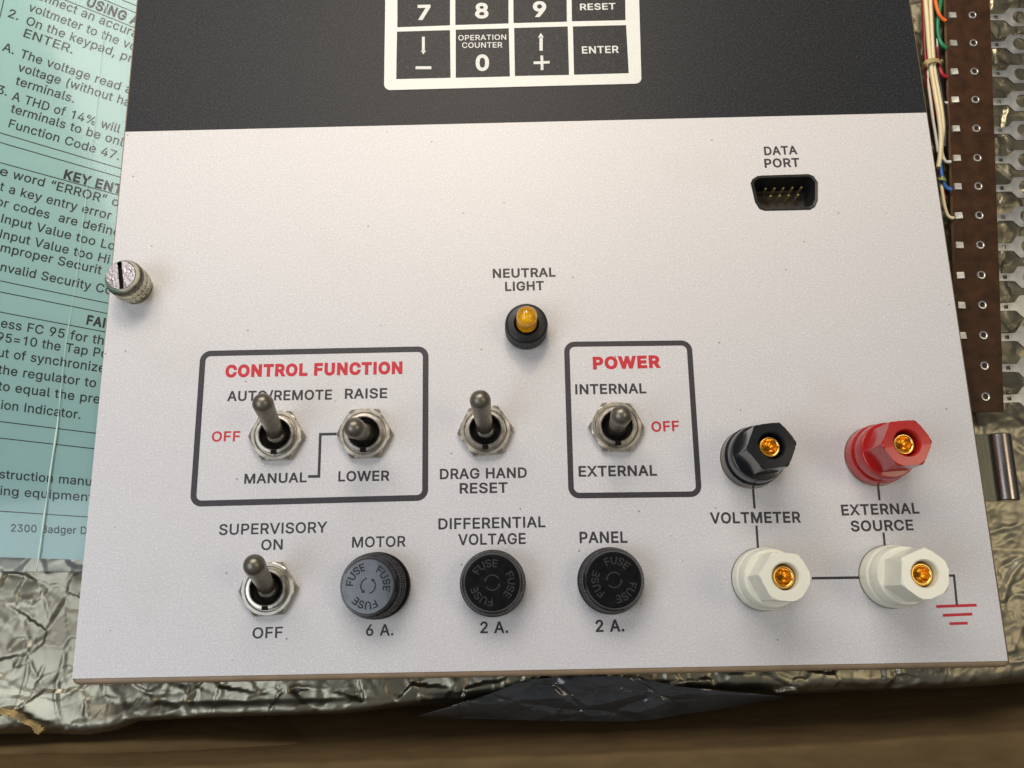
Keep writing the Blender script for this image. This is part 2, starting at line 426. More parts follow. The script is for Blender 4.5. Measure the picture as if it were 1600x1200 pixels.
# ------------------------------------------------------------------ lettering: outlines of a plain sans serif face
# character ~ advance ~ outline loops, 500 units to the capital height
GLYPHS = {}
for _l in '''A~471~16,0 198,500 271,500 455,0 388,0 282,297 260,366 228,470 241,470 209,365 187,297 84,0|108,140 108,195 363,195 363,140
B~448~59,0 59,500 237,500 284,496 323,482 353,461 374,434 387,403 391,367 388,338 380,315 367,296 350,281 331,270 309,262 309,258 333,253 357,241 378,223 395,200 407,170 411,134 406,98 393,66 371,38 339,18 296,4 242,0|122,56 241,56 291,62 324,78 343,103 349,134 346,159 337,181 321,200 300,214 274,224 244,227 122,227|122,281 234,281 260,283 283,291 303,304 318,321 327,342 330,366 324,396 307,421 278,438 236,444 122,444
C~501~263,-7 202,1 148,24 103,62 68,113 47,176 40,250 47,323 68,386 103,437 148,475 202,499 263,507 300,504 334,496 366,482 395,463 420,439 440,411 455,379 465,342 401,342 394,367 383,388 368,406 351,421 332,433 310,441 287,446 263,448 219,442 180,425 148,396 123,358 107,309 102,250 107,191 123,142 148,103 181,75 219,58 263,52 287,54 310,59 332,67 351,79 368,94 383,112 394,134 401,158 465,158 455,121 440,89 420,61 395,37 367,18 335,5 300,-4
D~494~215,0 94,0 94,56 211,56 267,62 312,79 348,108 372,146 387,195 392,251 387,307 373,354 348,393 314,421 270,438 217,444 92,444 92,500 221,500 289,493 346,470 392,434 426,384 447,323 454,251 447,178 426,117 404,82 377,53 345,30 286,8|122,500 122,0 59,0 59,500
E~411~59,0 59,500 366,500 366,444 122,444 122,281 349,281 349,225 122,225 122,56 369,56 369,0
F~403~59,0 59,500 363,500 363,444 122,444 122,273 340,273 340,217 122,217 122,0
G~511~264,-7 201,1 147,25 102,63 68,114 47,176 40,250 47,323 68,386 102,437 146,475 200,499 260,507 299,504 335,495 367,481 396,461 421,437 441,409 457,378 466,343 401,343 392,366 381,386 367,404 350,420 331,432 310,441 286,446 261,448 218,442 180,425 148,397 123,358 107,309 102,250 107,191 123,142 148,104 181,75 220,58 264,52 304,57 339,70 368,92 389,121 403,157 408,199 427,196 278,196 278,251 470,251 470,197 463,139 443,89 412,49 370,18 320,0
H~508~59,0 59,500 122,500 122,284 386,284 386,500 449,500 449,0 386,0 386,228 122,228 122,0
I~295~31,0 31,56 116,56 116,444 31,444 31,500 265,500 265,444 180,444 180,56 265,56 265,0
K~459~103,143 103,212 137,257 171,298 208,338 357,500 441,500 227,271 224,271|59,0 59,500 122,500 122,329 122,221 122,190 122,0|366,0 185,255 224,304 441,0
L~386~59,0 59,500 122,500 122,56 355,56 355,0
M~617~59,0 59,500 149,500 272,184 282,156 294,120 306,82 316,48 302,48 312,81 324,119 336,156 346,184 468,500 558,500 558,0 496,0 496,286 496,321 496,362 497,406 498,449 504,449 489,402 474,357 459,316 448,286 336,0 281,0 167,286 156,315 142,355 127,401 110,449 117,449 118,409 119,365 119,323 120,286 120,0
N~514~59,0 59,500 134,500 337,180 357,148 381,105 407,54 398,53 394,106 392,155 392,192 392,500 455,500 455,0 380,0 199,285 174,325 145,374 106,444 117,446 120,377 122,322 123,286 123,0
O~524~262,-7 202,1 148,24 103,62 69,113 47,176 40,250 47,323 69,386 103,437 148,475 202,499 262,507 323,499 377,475 422,437 456,386 477,323 485,250 477,176 456,113 422,62 377,24 323,1|262,52 305,58 343,75 376,103 401,142 417,191 423,250 417,309 401,358 376,397 343,425 305,442 262,448 220,442 181,425 148,397 123,358 107,309 102,250 107,191 123,142 148,103 181,75 220,58
P~437~59,0 59,500 231,500 284,495 327,479 360,454 383,422 397,384 402,342 397,299 383,261 360,229 327,204 284,188 231,183 107,183 107,238 229,238 264,242 292,252 313,268 327,289 336,314 339,342 336,370 327,395 313,415 292,431 264,441 228,444 122,444 122,0
R~441~59,0 59,500 232,500 285,495 327,480 360,457 384,426 398,388 402,346 398,304 384,267 360,236 327,213 284,199 232,194 95,194 95,251 230,251 265,254 293,262 314,276 328,295 336,319 339,346 336,374 328,398 314,417 292,432 264,441 229,444 122,444 122,0|347,0 226,225 298,225 420,0
S~439~220,-9 169,-4 125,9 90,30 63,59 45,94 38,134 103,134 109,108 121,86 140,70 164,58 191,51 220,48 252,51 281,59 305,72 324,90 336,112 340,137 336,159 326,176 311,190 291,201 267,210 241,218 181,235 126,256 85,284 66,307 55,335 51,366 57,406 74,440 100,468 135,489 177,502 223,507 270,502 311,489 345,468 371,441 387,408 394,371 332,371 321,405 297,430 263,445 221,451 191,448 164,440 143,428 127,411 116,391 113,369 117,346 129,328 146,314 166,303 209,288 260,274 306,259 330,248 353,234 372,216 388,194 398,168 401,136 396,97 380,62 354,33 318,10 273,-4
T~441~31,444 31,500 410,500 410,444 252,444 252,0 189,0 189,444
U~508~254,-8 199,-2 151,15 112,43 83,79 65,122 59,170 59,500 122,500 122,175 126,141 138,111 158,86 184,67 216,55 254,51 293,55 325,67 351,86 370,111 382,141 386,175 386,500 449,500 449,170 443,122 425,79 396,43 357,15 310,-2
V~471~200,0 16,500 83,500 189,203 212,135 244,30 231,30 262,136 285,203 388,500 455,500 273,0
W~674~152,0 16,500 81,500 160,193 172,143 184,92 194,39 186,39 196,92 208,143 220,193 301,500 373,500 454,193 466,143 478,92 489,39 480,39 490,92 502,143 514,193 593,500 658,500 521,0 448,0 361,317 345,385 330,467 344,467 329,388 312,317 227,0
X~466~18,0 213,280 213,232 29,500 102,500 175,394 201,355 220,323 239,287 228,287 248,323 267,355 293,394 367,500 439,500 254,235 254,282 448,0 375,0 287,127 264,162 245,192 227,227 240,227 221,193 203,163 179,127 90,0
Y~464~200,0 200,205 16,500 90,500 189,339 218,287 232,260 245,227 220,227 233,260 247,288 276,339 374,500 447,500 263,205 263,0
0~445~223,-7 171,1 128,24 93,61 68,111 52,175 47,250 52,325 68,388 93,439 128,476 171,499 223,507 274,499 317,476 352,439 378,388 393,325 398,250 393,175 378,111 352,61 318,24 274,1|223,49 257,55 285,72 308,102 324,141 335,191 338,250 335,309 324,359 308,398 285,428 257,446 223,452 189,446 160,428 138,398 121,359 111,309 107,250 111,191 121,141 138,102 160,72 189,55
1~445~75,0 75,54 384,54 384,0|271,500 271,0 209,0 209,441 206,441 85,352 85,419 195,500
2~445~63,0 63,47 230,225 277,278 294,300 305,321 312,342 315,365 312,390 302,411 288,429 268,441 246,449 220,452 193,449 169,440 150,425 136,406 128,383 125,356 64,356 70,398 85,435 109,465 141,488 179,502 221,507 264,502 301,488 332,466 355,438 370,404 374,366 372,339 365,312 351,285 330,254 301,219 262,177 150,59 150,56 383,56 383,0
3~445~214,-7 170,-3 130,10 96,29 69,56 51,90 43,130 107,130 113,106 124,86 141,70 162,58 187,51 215,49 244,52 270,60 292,73 309,91 320,114 323,142 320,169 311,193 294,213 270,230 238,240 198,243 154,243 154,294 283,441 283,444 68,444 68,500 366,500 366,453 208,273 208,284 259,284 303,271 338,249 365,219 381,183 386,142 381,101 364,65 338,35 303,12 262,-2
4~445~39,104 39,156 243,500 305,500 107,163 107,160 406,160 406,104|277,0 277,119 277,144 277,312 337,312 337,0
5~445~217,-7 175,-2 138,11 106,32 81,59 65,92 59,128 120,128 125,107 136,87 151,71 170,59 193,52 217,49 246,53 271,63 293,80 309,103 319,129 322,159 319,190 308,217 292,240 270,258 244,268 214,272 189,270 165,264 143,254 126,242 66,248 94,500 360,500 360,444 148,444 132,296 134,296 152,309 174,319 199,326 226,328 258,325 289,315 316,300 339,280 358,256 372,227 381,195 384,160 379,115 363,74 337,41 303,15 263,-1
6~445~222,-7 178,-1 140,14 108,40 83,73 68,113 62,159 66,196 78,235 100,280 135,335 248,500 316,500 148,257 143,257 151,270 162,283 176,293 192,302 211,307 231,309 274,304 310,290 341,267 363,236 377,198 382,154 377,110 361,71 337,39 305,14 266,-2|222,48 250,51 274,62 294,78 309,100 319,125 322,154 319,184 309,210 294,231 274,247 250,257 222,261 195,257 171,247 151,231 136,210 126,185 123,156 126,126 136,100 151,78 171,62 195,51
7~445~95,0 318,441 318,444 61,444 61,500 384,500 384,441 162,0
8~445~222,-7 175,-2 133,11 99,33 73,61 56,95 51,133 54,164 64,192 79,217 99,237 123,252 150,260 150,262 117,277 91,303 75,336 69,374 74,410 89,442 112,469 143,489 180,502 222,507 264,502 301,489 332,469 355,442 370,410 375,374 370,336 353,303 328,277 295,262 295,260 322,252 345,237 365,217 381,192 391,164 394,133 388,95 372,61 346,33 311,11 270,-2|222,48 253,51 280,59 301,72 317,90 328,111 331,136 327,162 317,185 300,204 278,219 252,228 222,231 193,228 166,219 144,204 128,185 117,162 113,136 117,111 127,90 143,72 164,59 191,51|222,285 247,287 269,295 288,308 302,325 311,345 314,369 311,393 302,413 289,429 270,442 248,449 222,452 197,449 174,442 156,429 142,413 133,393 131,369 133,345 142,325 156,308 175,295 197,287
9~445~222,507 266,501 305,486 337,460 362,427 377,387 382,341 378,304 366,265 344,220 310,165 197,0 128,0 296,243 302,243 294,230 283,217 269,207 252,198 234,193 214,191 172,196 135,210 104,233 82,264 67,302 62,346 68,390 83,429 108,461 140,486 179,502|222,452 195,449 171,438 151,422 136,400 126,375 123,346 126,316 136,290 151,269 171,253 195,243 222,239 250,243 274,253 294,269 309,290 319,315 322,344 319,374 309,400 294,422 274,438 250,449
a~383~157,-8 123,-5 93,5 67,21 47,44 34,72 30,106 33,135 42,158 57,176 76,190 98,200 123,207 175,216 230,223 248,226 261,231 268,239 271,250 271,252 269,274 262,292 251,306 236,316 216,323 192,325 168,323 147,317 129,307 116,296 105,283 98,269 40,286 56,317 77,340 102,357 131,369 161,376 191,378 212,377 235,373 258,366 281,354 301,338 317,315 327,285 331,247 331,0 272,0 272,51 268,51 260,38 248,24 232,11 212,1 187,-6|167,45 198,48 224,58 244,73 259,92 268,113 271,136 271,187 265,182 255,179 227,173 197,168 172,165 152,161 132,156 115,148 102,137 93,122 90,103 93,85 100,71 112,60 128,51 146,46
b~417~226,-8 194,-5 169,4 150,16 135,31 116,58 110,58 110,0 52,0 52,500 112,500 112,314 116,314 135,340 149,354 168,366 193,375 225,378 269,372 308,354 339,326 363,288 379,240 384,186 379,130 364,83 340,45 308,16 269,-2|216,46 248,51 275,64 295,86 310,115 319,148 322,186 320,223 311,257 296,285 275,306 249,320 216,324 185,320 158,307 138,286 123,258 114,225 111,186 114,147 123,113 138,85 159,64 185,50
c~389~204,-8 156,-2 115,16 81,45 55,84 39,130 34,184 39,239 55,286 81,325 115,354 156,372 204,378 230,376 256,371 279,362 300,350 318,335 334,316 347,295 355,272 298,257 293,271 285,284 276,296 265,305 252,313 238,319 222,323 204,324 170,319 143,305 122,282 107,254 98,221 95,184 98,148 107,115 122,87 143,65 170,50 204,46 222,47 238,51 253,57 266,65 277,75 287,87 294,101 299,115 357,101 348,77 335,55 320,37 301,21 280,8 256,-1 231,-6
d~417~192,-8 148,-2 110,16 78,45 54,83 39,130 34,186 39,240 54,288 78,326 110,354 148,372 192,378 224,375 249,366 268,354 282,340 301,314 305,314 305,500 365,500 365,0 307,0 307,58 301,58 282,31 267,16 248,4 223,-5|201,46 232,50 259,64 279,85 294,113 303,147 306,186 303,225 294,258 280,286 259,307 233,320 201,324 169,320 142,306 121,285 107,257 98,223 95,186 98,148 107,115 122,86 143,64 169,51
e~397~208,-8 158,-2 115,16 80,45 55,83 39,130 34,184 39,238 54,285 79,324 113,353 154,372 202,378 232,375 261,368 289,354 314,335 335,309 351,277 361,238 365,191 365,166 73,166 73,217 332,217 304,199 301,233 293,264 278,289 258,308 233,320 202,324 170,320 144,308 123,289 107,265 97,237 94,207 94,174 98,136 109,104 126,79 148,60 176,49 209,45 230,47 249,52 266,60 281,71 292,86 300,104 359,89 347,62 329,39 306,19 278,4 245,-5
f~249~224,373 224,321 6,321 6,373|79,0 79,424 83,453 94,478 111,496 133,510 158,518 184,521 203,520 218,518 239,512 223,460 211,464 191,466 168,462 152,452 142,435 139,411 139,0
g~418~203,-148 165,-145 132,-137 104,-125 81,-108 63,-89 50,-68 100,-40 119,-65 134,-77 152,-87 175,-93 203,-96 245,-90 277,-74 299,-46 306,-6 306,67 301,67 282,41 267,27 248,15 223,7 192,5 149,10 111,26 79,53 54,89 39,134 34,188 39,242 54,288 78,326 110,354 149,372 193,378 224,375 249,366 268,354 283,340 302,313 308,313 308,373 366,373 366,-9 361,-53 344,-88 319,-115 286,-134 247,-144|201,58 233,62 259,74 280,93 295,119 304,151 307,189 304,227 295,259 280,286 259,307 233,320 201,324 169,320 143,306 122,285 107,258 98,226 95,189 98,152 107,120 122,94 143,74 169,62
h~403~112,223 112,0 52,0 52,500 112,500 112,283 101,283 121,327 149,356 184,372 223,378 259,374 290,362 316,343 335,315 347,280 351,236 351,0 291,0 291,231 285,270 268,299 241,317 206,323 181,321 158,312 139,298 124,278 115,253
i~164~52,0 52,373 112,373 112,0|82,435 66,438 53,447 44,460 41,475 44,490 53,503 66,512 82,515 98,512 112,503 121,490 124,475 121,460 112,447 98,438
k~374~108,134 108,208 118,208 280,373 354,373 181,196 174,196|52,0 52,500 112,500 112,0|289,0 145,183 188,225 366,0
l~186~137,-2 99,3 73,20 57,47 52,83 52,500 112,500 112,97 113,75 118,61 128,54 144,51 158,52 167,53 178,3 159,-1
m~599~52,0 52,373 110,373 110,290 106,290 116,318 130,340 148,357 169,370 192,377 215,380 253,373 282,355 303,326 315,290 307,290 316,315 331,337 351,355 374,368 401,377 429,380 460,376 489,365 513,348 531,323 543,291 547,251 547,0 487,0 487,249 482,284 464,307 440,320 411,325 388,322 368,314 351,302 339,285 332,265 330,243 330,0 269,0 269,255 264,284 249,306 225,320 196,325 175,322 155,315 137,302 124,284 115,262 112,234 112,0
n~403~112,223 112,0 52,0 52,373 110,373 110,283 101,283 121,327 149,356 184,372 223,378 259,374 290,362 315,343 335,315 347,280 351,236 351,0 291,0 291,231 285,270 268,299 241,317 206,323 181,321 158,312 139,298 124,278 115,253
o~408~204,-8 156,-2 115,16 81,45 55,84 39,130 34,184 39,239 55,286 81,325 115,354 156,372 204,378 252,372 293,354 328,325 353,286 369,239 374,184 369,130 353,84 328,45 293,16 252,-2|204,46 238,50 266,65 287,87 302,115 311,148 314,184 311,220 302,254 287,282 266,305 238,319 204,324 170,319 143,305 122,282 107,254 98,221 95,184 98,148 107,115 122,87 143,65 170,50
p~417~52,-140 52,373 110,373 110,314 116,314 135,340 149,354 168,366 193,375 225,378 269,372 308,354 339,326 363,288 379,240 384,186 379,130 364,83 340,45 308,16 269,-2 226,-8 194,-5 170,4 150,16 136,31 116,58 112,58 112,-140|216,46 248,51 275,64 295,86 310,115 319,148 322,186 320,223 311,257 296,285 275,306 249,320 216,324 185,320 158,307 138,286 123,258 114,225 111,186 114,147 123,113 138,85 159,64 185,50
q~417~365,-140 305,-140 305,58 301,58 282,31 267,16 248,4 223,-5 192,-8 148,-2 110,16 78,45 54,83 39,130 34,186 39,240 54,288 78,326 110,354 148,372 192,378 224,375 249,366 268,354 282,340 301,314 307,314 307,373 365,373|201,46 232,50 259,64 279,85 294,113 303,147 306,186 303,225 294,258 280,286 259,307 233,320 201,324 169,320 142,306 121,285 107,257 98,223 95,186 98,148 107,115 122,86 143,64 169,51
r~255~52,0 52,373 110,373 110,315 113,315 128,341 150,361 178,374 209,378 225,378 239,377 239,317 226,319 203,320 179,317 156,309 138,296 124,279 115,257 112,233 112,0
s~359~179,-8 142,-5 110,3 83,18 61,37 45,62 35,93 92,105 103,78 122,59 147,48 178,45 213,49 240,61 258,79 263,101 260,119 250,133 232,145 208,152 147,167 102,183 71,205 52,233 46,269 50,299 64,326 85,348 113,364 146,374 184,378 219,375 249,366 274,352 294,333 308,311 318,285 263,272 254,292 238,310 216,323 184,327 154,323 129,311 112,294 107,272 110,254 122,239 141,228 169,219 226,206 270,190 301,168 319,140 326,105 321,74 307,46 285,24 255,6 220,-4
t~223~200,373 200,321 6,321 6,373|64,463 124,463 124,96 126,75 134,60 147,52 167,49 182,50 198,53 209,2 189,-3 165,-4 123,2 90,21 70,51 64,91
u~403~179,-5 144,-1 113,11 87,30 68,58 56,93 52,137 52,373 112,373 112,142 117,103 135,74 161,55 197,49 222,52 245,61 264,75 279,95 288,120 291,150 291,373 351,373 351,0 293,0 293,90 302,90 281,46 253,17 218,0
v~383~160,0 17,373 83,373 162,152 184,85 202,20 181,20 199,85 220,152 300,373 365,373 222,0
w~557~135,0 22,373 86,373 131,210 151,134 172,41 162,41 182,132 203,210 248,373 311,373 355,210 375,133 395,41 385,41 406,133 426,210 472,373 535,373 422,0 362,0 313,169 299,221 286,276 272,332 286,332 272,276 258,221 244,169 195,0
y~383~47,-136 60,-84 70,-86 87,-88 102,-87 116,-82 128,-73 139,-57 148,-35 160,-1 17,373 83,373 162,152 184,85 202,20 181,20 199,85 220,152 300,373 365,373 201,-57 188,-84 173,-105 156,-122 137,-133 115,-140 90,-143 63,-141
z~374~41,0 41,45 250,314 250,317 47,317 47,373 327,373 327,325 124,59 124,55 333,55 333,0
.~185~94,-4 76,-1 62,9 52,23 49,40 52,58 62,72 76,82 94,85 111,82 126,72 135,58 139,40 135,23 126,9 111,-1
,~185~37,-117 66,70 135,70 83,-117
(~268~88,203 90,259 99,318 112,377 129,434 150,485 173,530 232,530 208,477 188,421 171,364 159,308 151,254 149,203 151,158 158,113 169,66 185,16 206,-37 232,-94 173,-94 136,-21 109,54 93,129
)~268~37,-94 63,-36 84,18 100,67 111,114 118,159 120,203 117,254 110,308 98,364 81,421 61,477 37,530 95,530 118,485 139,434 157,377 170,318 178,259 181,203 175,128 159,52 132,-22 95,-94
=~445~71,241 71,296 374,296 374,241|71,95 71,151 374,151 374,95
%~664~172,278 143,281 118,292 99,308 85,329 76,354 73,381 73,405 76,432 85,457 99,478 119,494 143,505 172,508 202,505 227,494 246,478 260,457 268,432 271,405 271,381 268,354 259,329 245,308 226,292 202,281|172,322 194,326 209,340 217,359 219,381 219,405 217,427 209,446 195,460 172,464 151,460 136,446 128,427 125,405 125,381 128,359 136,340 150,326|493,-9 463,-6 439,5 419,21 405,42 396,67 394,94 394,118 397,145 405,169 419,190 439,207 463,217 493,221 522,217 546,207 566,190 580,169 588,145 591,118 591,94 588,67 579,42 565,21 546,5 522,-6|493,34 514,39 529,52 537,71 540,94 540,118 537,140 529,159 515,173 493,177 471,173 456,159 448,140 445,118 445,94 448,71 456,52 471,39|130,0 474,500 531,500 187,0
/~245~231,523 70,-75 14,-75 175,523
“~295~51,313 103,500 148,500 119,313|172,313 224,500 269,500 240,313
”~295~51,313 80,500 148,500 97,313|172,313 201,500 269,500 218,313'''.split('\n'):
    _c, _a, _o = _l.split('~')
    if _c == 'I':
        _a, _o = '190', '64,0 64,500 127,500 127,0'
    if _c == '1':
        _o = '236,0 236,368 118,368 118,412 190,424 230,450 250,500 302,500 302,0'
    GLYPHS[_c] = (int(_a)/500.0, [[tuple(int(t)/500.0 for t in p.split(',')) for p in lp.split(' ')] for lp in _o.split('|')] if _o else [])


def glyph_loops(ch, bold):
    out = []
    for lp in GLYPHS[ch][1]:
        n = len(lp)
        q = []
        for i in range(n):
            a, b, c = lp[i-1], lp[i], lp[(i+1) % n]
            d1 = Vector((b[0]-a[0], b[1]-a[1])); d2 = Vector((c[0]-b[0], c[1]-b[1]))
            if d1.length < 1e-6 or d2.length < 1e-6:
                q.append(b); continue
            d1.normalize(); d2.normalize()
            n1 = Vector((-d1.y, d1.x)); n2 = Vector((-d2.y, d2.x))
            mv = n1+n2
            k = max(0.5, 1+n1.dot(n2))
            q.append((b[0]+SGN*bold*mv.x/k, b[1]+SGN*bold*mv.y/k))
        out.append(q)
    return out


_I = GLYPHS['I'][1][0]
SGN = 1.0 if sum(_I[i][0]*_I[(i+1) % len(_I)][1]-_I[(i+1) % len(_I)][0]*_I[i][1] for i in range(len(_I))) < 0 else -1.0


def layout(text, bold=0.0):
    """list of (x, loops) and the width from first ink to last ink"""
    x, out = 0.0, []
    for ch in text:
        if ch == ' ':
            x += 0.46
            continue
        lp = glyph_loops(ch, bold)
        out.append((x, lp))
        x += GLYPHS[ch][0]+2*bold*0.7
    xs = [gx+p[0] for gx, ls in out for l in ls for p in l]
    return out, min(xs), max(xs)


def fill(loops):
    """triangles of everything the outlines enclose (non-zero winding, so strokes may cross)"""
    pts, edges = [], []
    for l in loops:
        k = len(pts)
        n = len(l)
        pts += [Vector((p[0], p[1])) for p in l]
        edges += [(k+i, k+(i+1) % n) for i in range(n)]
    vo, _, fo = delaunay_2d_cdt(pts, edges, [], 0, 1e-6)[:3]
    out = []
    for f in fo:
        cx = sum(vo[i].x for i in f)/len(f)
        cy = sum(vo[i].y for i in f)/len(f)
        w = 0
        for l in loops:
            for i in range(len(l)):
                a, b = l[i-1], l[i]
                if (a[1] <= cy) != (b[1] <= cy):
                    x = (b[0]-a[0])*(cy-a[1])/(b[1]-a[1])+a[0]
                    if x > cx:
                        w += 1 if b[1] > a[1] else -1
        if w:
            out.append(list(f))
    return vo, out


FILLS = {}


def write(mb, text, fmap, bold=0.0, mi=0, sub=None):
    """fmap(u, v): u = 0..1 along the inked width of sub (or text), v in capital heights"""
    lay, x0, x1 = layout(text, bold)
    if sub:
        _, s0, s1 = layout(sub, bold)
        x0, x1 = s0, s1
    chars = [c for c in text if c != ' ']
    for ch, (gx, loops) in zip(chars, lay):
        if (ch, bold) not in FILLS:
            FILLS[(ch, bold)] = fill(loops)
        vo, fo = FILLS[(ch, bold)]
        pts = [fmap((gx+p.x-x0)/(x1-x0), p.y) for p in vo]
        fs = []
        for t in fo:
            a, b, c = (pts[i] for i in t[:3])
            t = list(t)
            if (b.x-a.x)*(c.y-a.y)-(b.y-a.y)*(c.x-a.x) < 0:
                t.reverse()
            fs.append(t)
        mb.add(pts, fs, mi)


def panel_map(xl, yl, xr, yr, cap, z):
    a, b = P(xl, yl, z), P(xr, yr, z)
    d = (b-a)
    up = Vector((-d.y, d.x, 0)).normalized()*(cap/SC((xl+xr)/2, (yl+yr)/2, z))
    return lambda u, v: a+d*u+up*v


def rounded(corners, r, n=6):
    """closed polygon with rounded corners; r per corner or one value"""
    out = []
    k = len(corners)
    for i in range(k):
        p = Vector(corners[i][:2]); a = Vector(corners[i-1][:2]); b = Vector(corners[(i+1) % k][:2])
        rr = r[i] if isinstance(r, (list, tuple)) else r
        u, v = (a-p).normalized(), (b-p).normalized()
        ang = math.acos(max(-1, min(1, u.dot(v))))
        if rr <= 0 or ang > 3.1:
            out.append(tuple(p)); continue
        t = rr/math.tan(ang/2)
        c = p+(u+v).normalized()*(rr/math.sin(ang/2))
        s, e = p+u*t-c, p+v*t-c
        a0 = math.atan2(s.y, s.x); a1 = math.atan2(e.y, e.x)
        da = (a1-a0+math.pi) % (2*math.pi)-math.pi
        for j in range(n+1):
            th = a0+da*j/n
            out.append((c.x+rr*math.cos(th), c.y+rr*math.sin(th)))
    return out


def ccw(l):
    n = len(l)
    return l if sum(l[i][0]*l[(i+1) % n][1]-l[(i+1) % n][0]*l[i][1] for i in range(n)) > 0 else l[::-1]


def inset(l, d):
    l = ccw(l)
    n = len(l)
    out = []
    for i in range(n):
        a, b, c = Vector(l[i-1]), Vector(l[i]), Vector(l[(i+1) % n])
        d1, d2 = (b-a).normalized(), (c-b).normalized()
        n1, n2 = Vector((-d1.y, d1.x)), Vector((-d2.y, d2.x))
        k = max(0.4, 1+n1.dot(n2))
        q = b+(n1+n2)*(d/k)
        out.append((q.x, q.y))
    return out


def quad_band(mb, pts, w, z, mi=0):
    """a printed line of width w (mm) through points, mitred"""
    pts = [Vector(p[:2]) for p in pts]
    L, R = [], []
    for i, p in enumerate(pts):
        d1 = (p-pts[i-1]).normalized() if i else (pts[1]-p).normalized()
        d2 = (pts[i+1]-p).normalized() if i < len(pts)-1 else d1
        n1, n2 = Vector((-d1.y, d1.x)), Vector((-d2.y, d2.x))
        q = (n1+n2)*(w/2/(1+n1.dot(n2)))
        L.append(p+q); R.append(p-q)
    vv = [(p.x, p.y, z) for p in R+L]
    n = len(pts)
    mb.add(vv, [(i, i+1, n+i+1, n+i) for i in range(n-1)], mi)


def crumple(x, y, cell, seed, sat=0.8, tk=0.35):
    """piecewise flat facets that meet in creases"""
    gx, gy = np.floor(x/cell), np.floor(y/cell)

    def hsh(i, j, k):
        v = np.sin(i*127.1+j*311.7+k*74.7+seed*19.19)*43758.5453
        return v-np.floor(v)
    d1 = np.full(x.shape, 1e9); d2 = np.full(x.shape, 1e9); tilt = np.zeros(x.shape)
    for di in (-1, 0, 1):
        for dj in (-1, 0, 1):
            i, j = gx+di, gy+dj
            cx, cy = (i+0.1+0.8*hsh(i, j, 1))*cell, (j+0.1+0.8*hsh(i, j, 2))*cell
            d = (x-cx)**2+(y-cy)**2
            tl = ((hsh(i, j, 3)-0.5)*(x-cx)+(hsh(i, j, 4)-0.5)*(y-cy))
            near = d < d1
            d2 = np.where(near, d1, np.minimum(d2, d))
            tilt = np.where(near, tl, tilt)
            d1 = np.where(near, d, d1)
    return np.minimum((d2-d1)/cell, cell*sat)+tk*tilt


def folds(x, y, n, seed, box):
    """sharp ridges and grooves scattered in all directions"""
    r = np.random.RandomState(seed)
    out = np.zeros(x.shape)
    for _ in range(n):
        cx, cy = box[0]+r.rand()*(box[1]-box[0]), box[2]+r.rand()*(box[3]-box[2])
        a, L, w, h, bend = r.rand()*math.pi, 3+r.rand()**2*14, 0.5+r.rand()*1.3, (r.rand()-0.35)*0.62, (r.rand()-0.5)*0.05
        dx, dy = x-cx, y-cy
        u = dx*math.cos(a)+dy*math.sin(a)
        v = -dx*math.sin(a)+dy*math.cos(a)+bend*u*u
        out += h*np.clip(1-np.abs(v)/w, 0, 1)*np.clip(1.4*(1-np.abs(u)/L), 0, 1)
    return out


def wob(x, y, sc, seed):
    r = np.random.RandomState(seed)
    out = np.zeros(x.shape)
    for k in range(6):
        a = r.rand()*6.28; fq = (0.6+0.8*r.rand())/sc
        out += np.sin((x*math.cos(a)+y*math.sin(a))*fq*6.28+r.rand()*6.28)
    return out/3.0


def grid_mesh(mb, X, Y, Z, mi=0, keep=None):
    r, c = X.shape
    vv = np.stack([X, Y, Z], -1).reshape(-1, 3)
    n = len(mb.v)
    mb.v.extend(map(tuple, vv))
    for i in range(r-1):
        for j in range(c-1):
            if keep is not None and not keep[i, j]:
                continue
            mb.f.append([n+i*c+j, n+i*c+j+1, n+(i+1)*c+j+1, n+(i+1)*c+j])
            mb.m.append(mi)


# ------------------------------------------------------------------ setting: the dark floor under everything
mb = MB()
mb.box(-900, 900, -900, 900, -172, -160)
tag(mb.build('ground', M['ground'], smooth=False), kind='structure')

# ------------------------------------------------------------------ control panel
TL, TR = P(227.5, -130), P(1400.5, -130)
BL, BR = P(112.4, 1060.5), P(1574.7, 1032.7)
ML, MR = P(196, 206), P(1447.5, 176)

# opening of the data port
port = [(262, 690), (285, 640), (345, 603), (400, 596), (985, 578), (1050, 605), (1102, 680), (1100, 905), (1066, 985), (1005, 1022), (440, 1035), (372, 1012), (318, 930)]
port = ccw([P(1140+x/8, 200+y/8).to_2d() for x, y in port])
port = ccw(rounded(port, 0.45, 4))

steel_c = [BL+Vector((-0.3, -1.7, 0)), BR+Vector((0.95, -1.65, 0)), TR+Vector((1.0, 0, 0)), TL+Vector((-0.75, 0, 0))]
mb = MB()
rim = []
R0 = 1.1
for k in range(7):
    a = math.pi/2*k/6
    rim.append((R0*(1-math.sin(a)), -0.2-R0*(1-math.cos(a))))
loops = [(rounded([tuple(Vector(p.to_2d())) for p in steel_c], 2.0, 6))]
base_loop = ccw(loops[0])
hole = [tuple(p) for p in port]
stack = [(R0-R0*math.sin(math.pi/2*k/6), -0.2-(R0-R0*math.cos(math.pi/2*k/6))) for k in range(7)]
n = len(base_loop)
prev = None
vv, ff = [], []
for k in range(7):
    a = math.pi/2*k/6
    ins, z = R0*(1-math.sin(a)), -0.2-R0*(1-math.cos(a))
    l = inset(base_loop, ins)
    vv += [(p[0], p[1], z) for p in l]
vv += [(p[0], p[1], -1.9) for p in base_loop]
for k in range(7):
    for i in range(n):
        j = (i+1) % n
        ff.append((k*n+j, k*n+i, (k+1)*n+i, (k+1)*n+j))
mb.add(vv, ff)
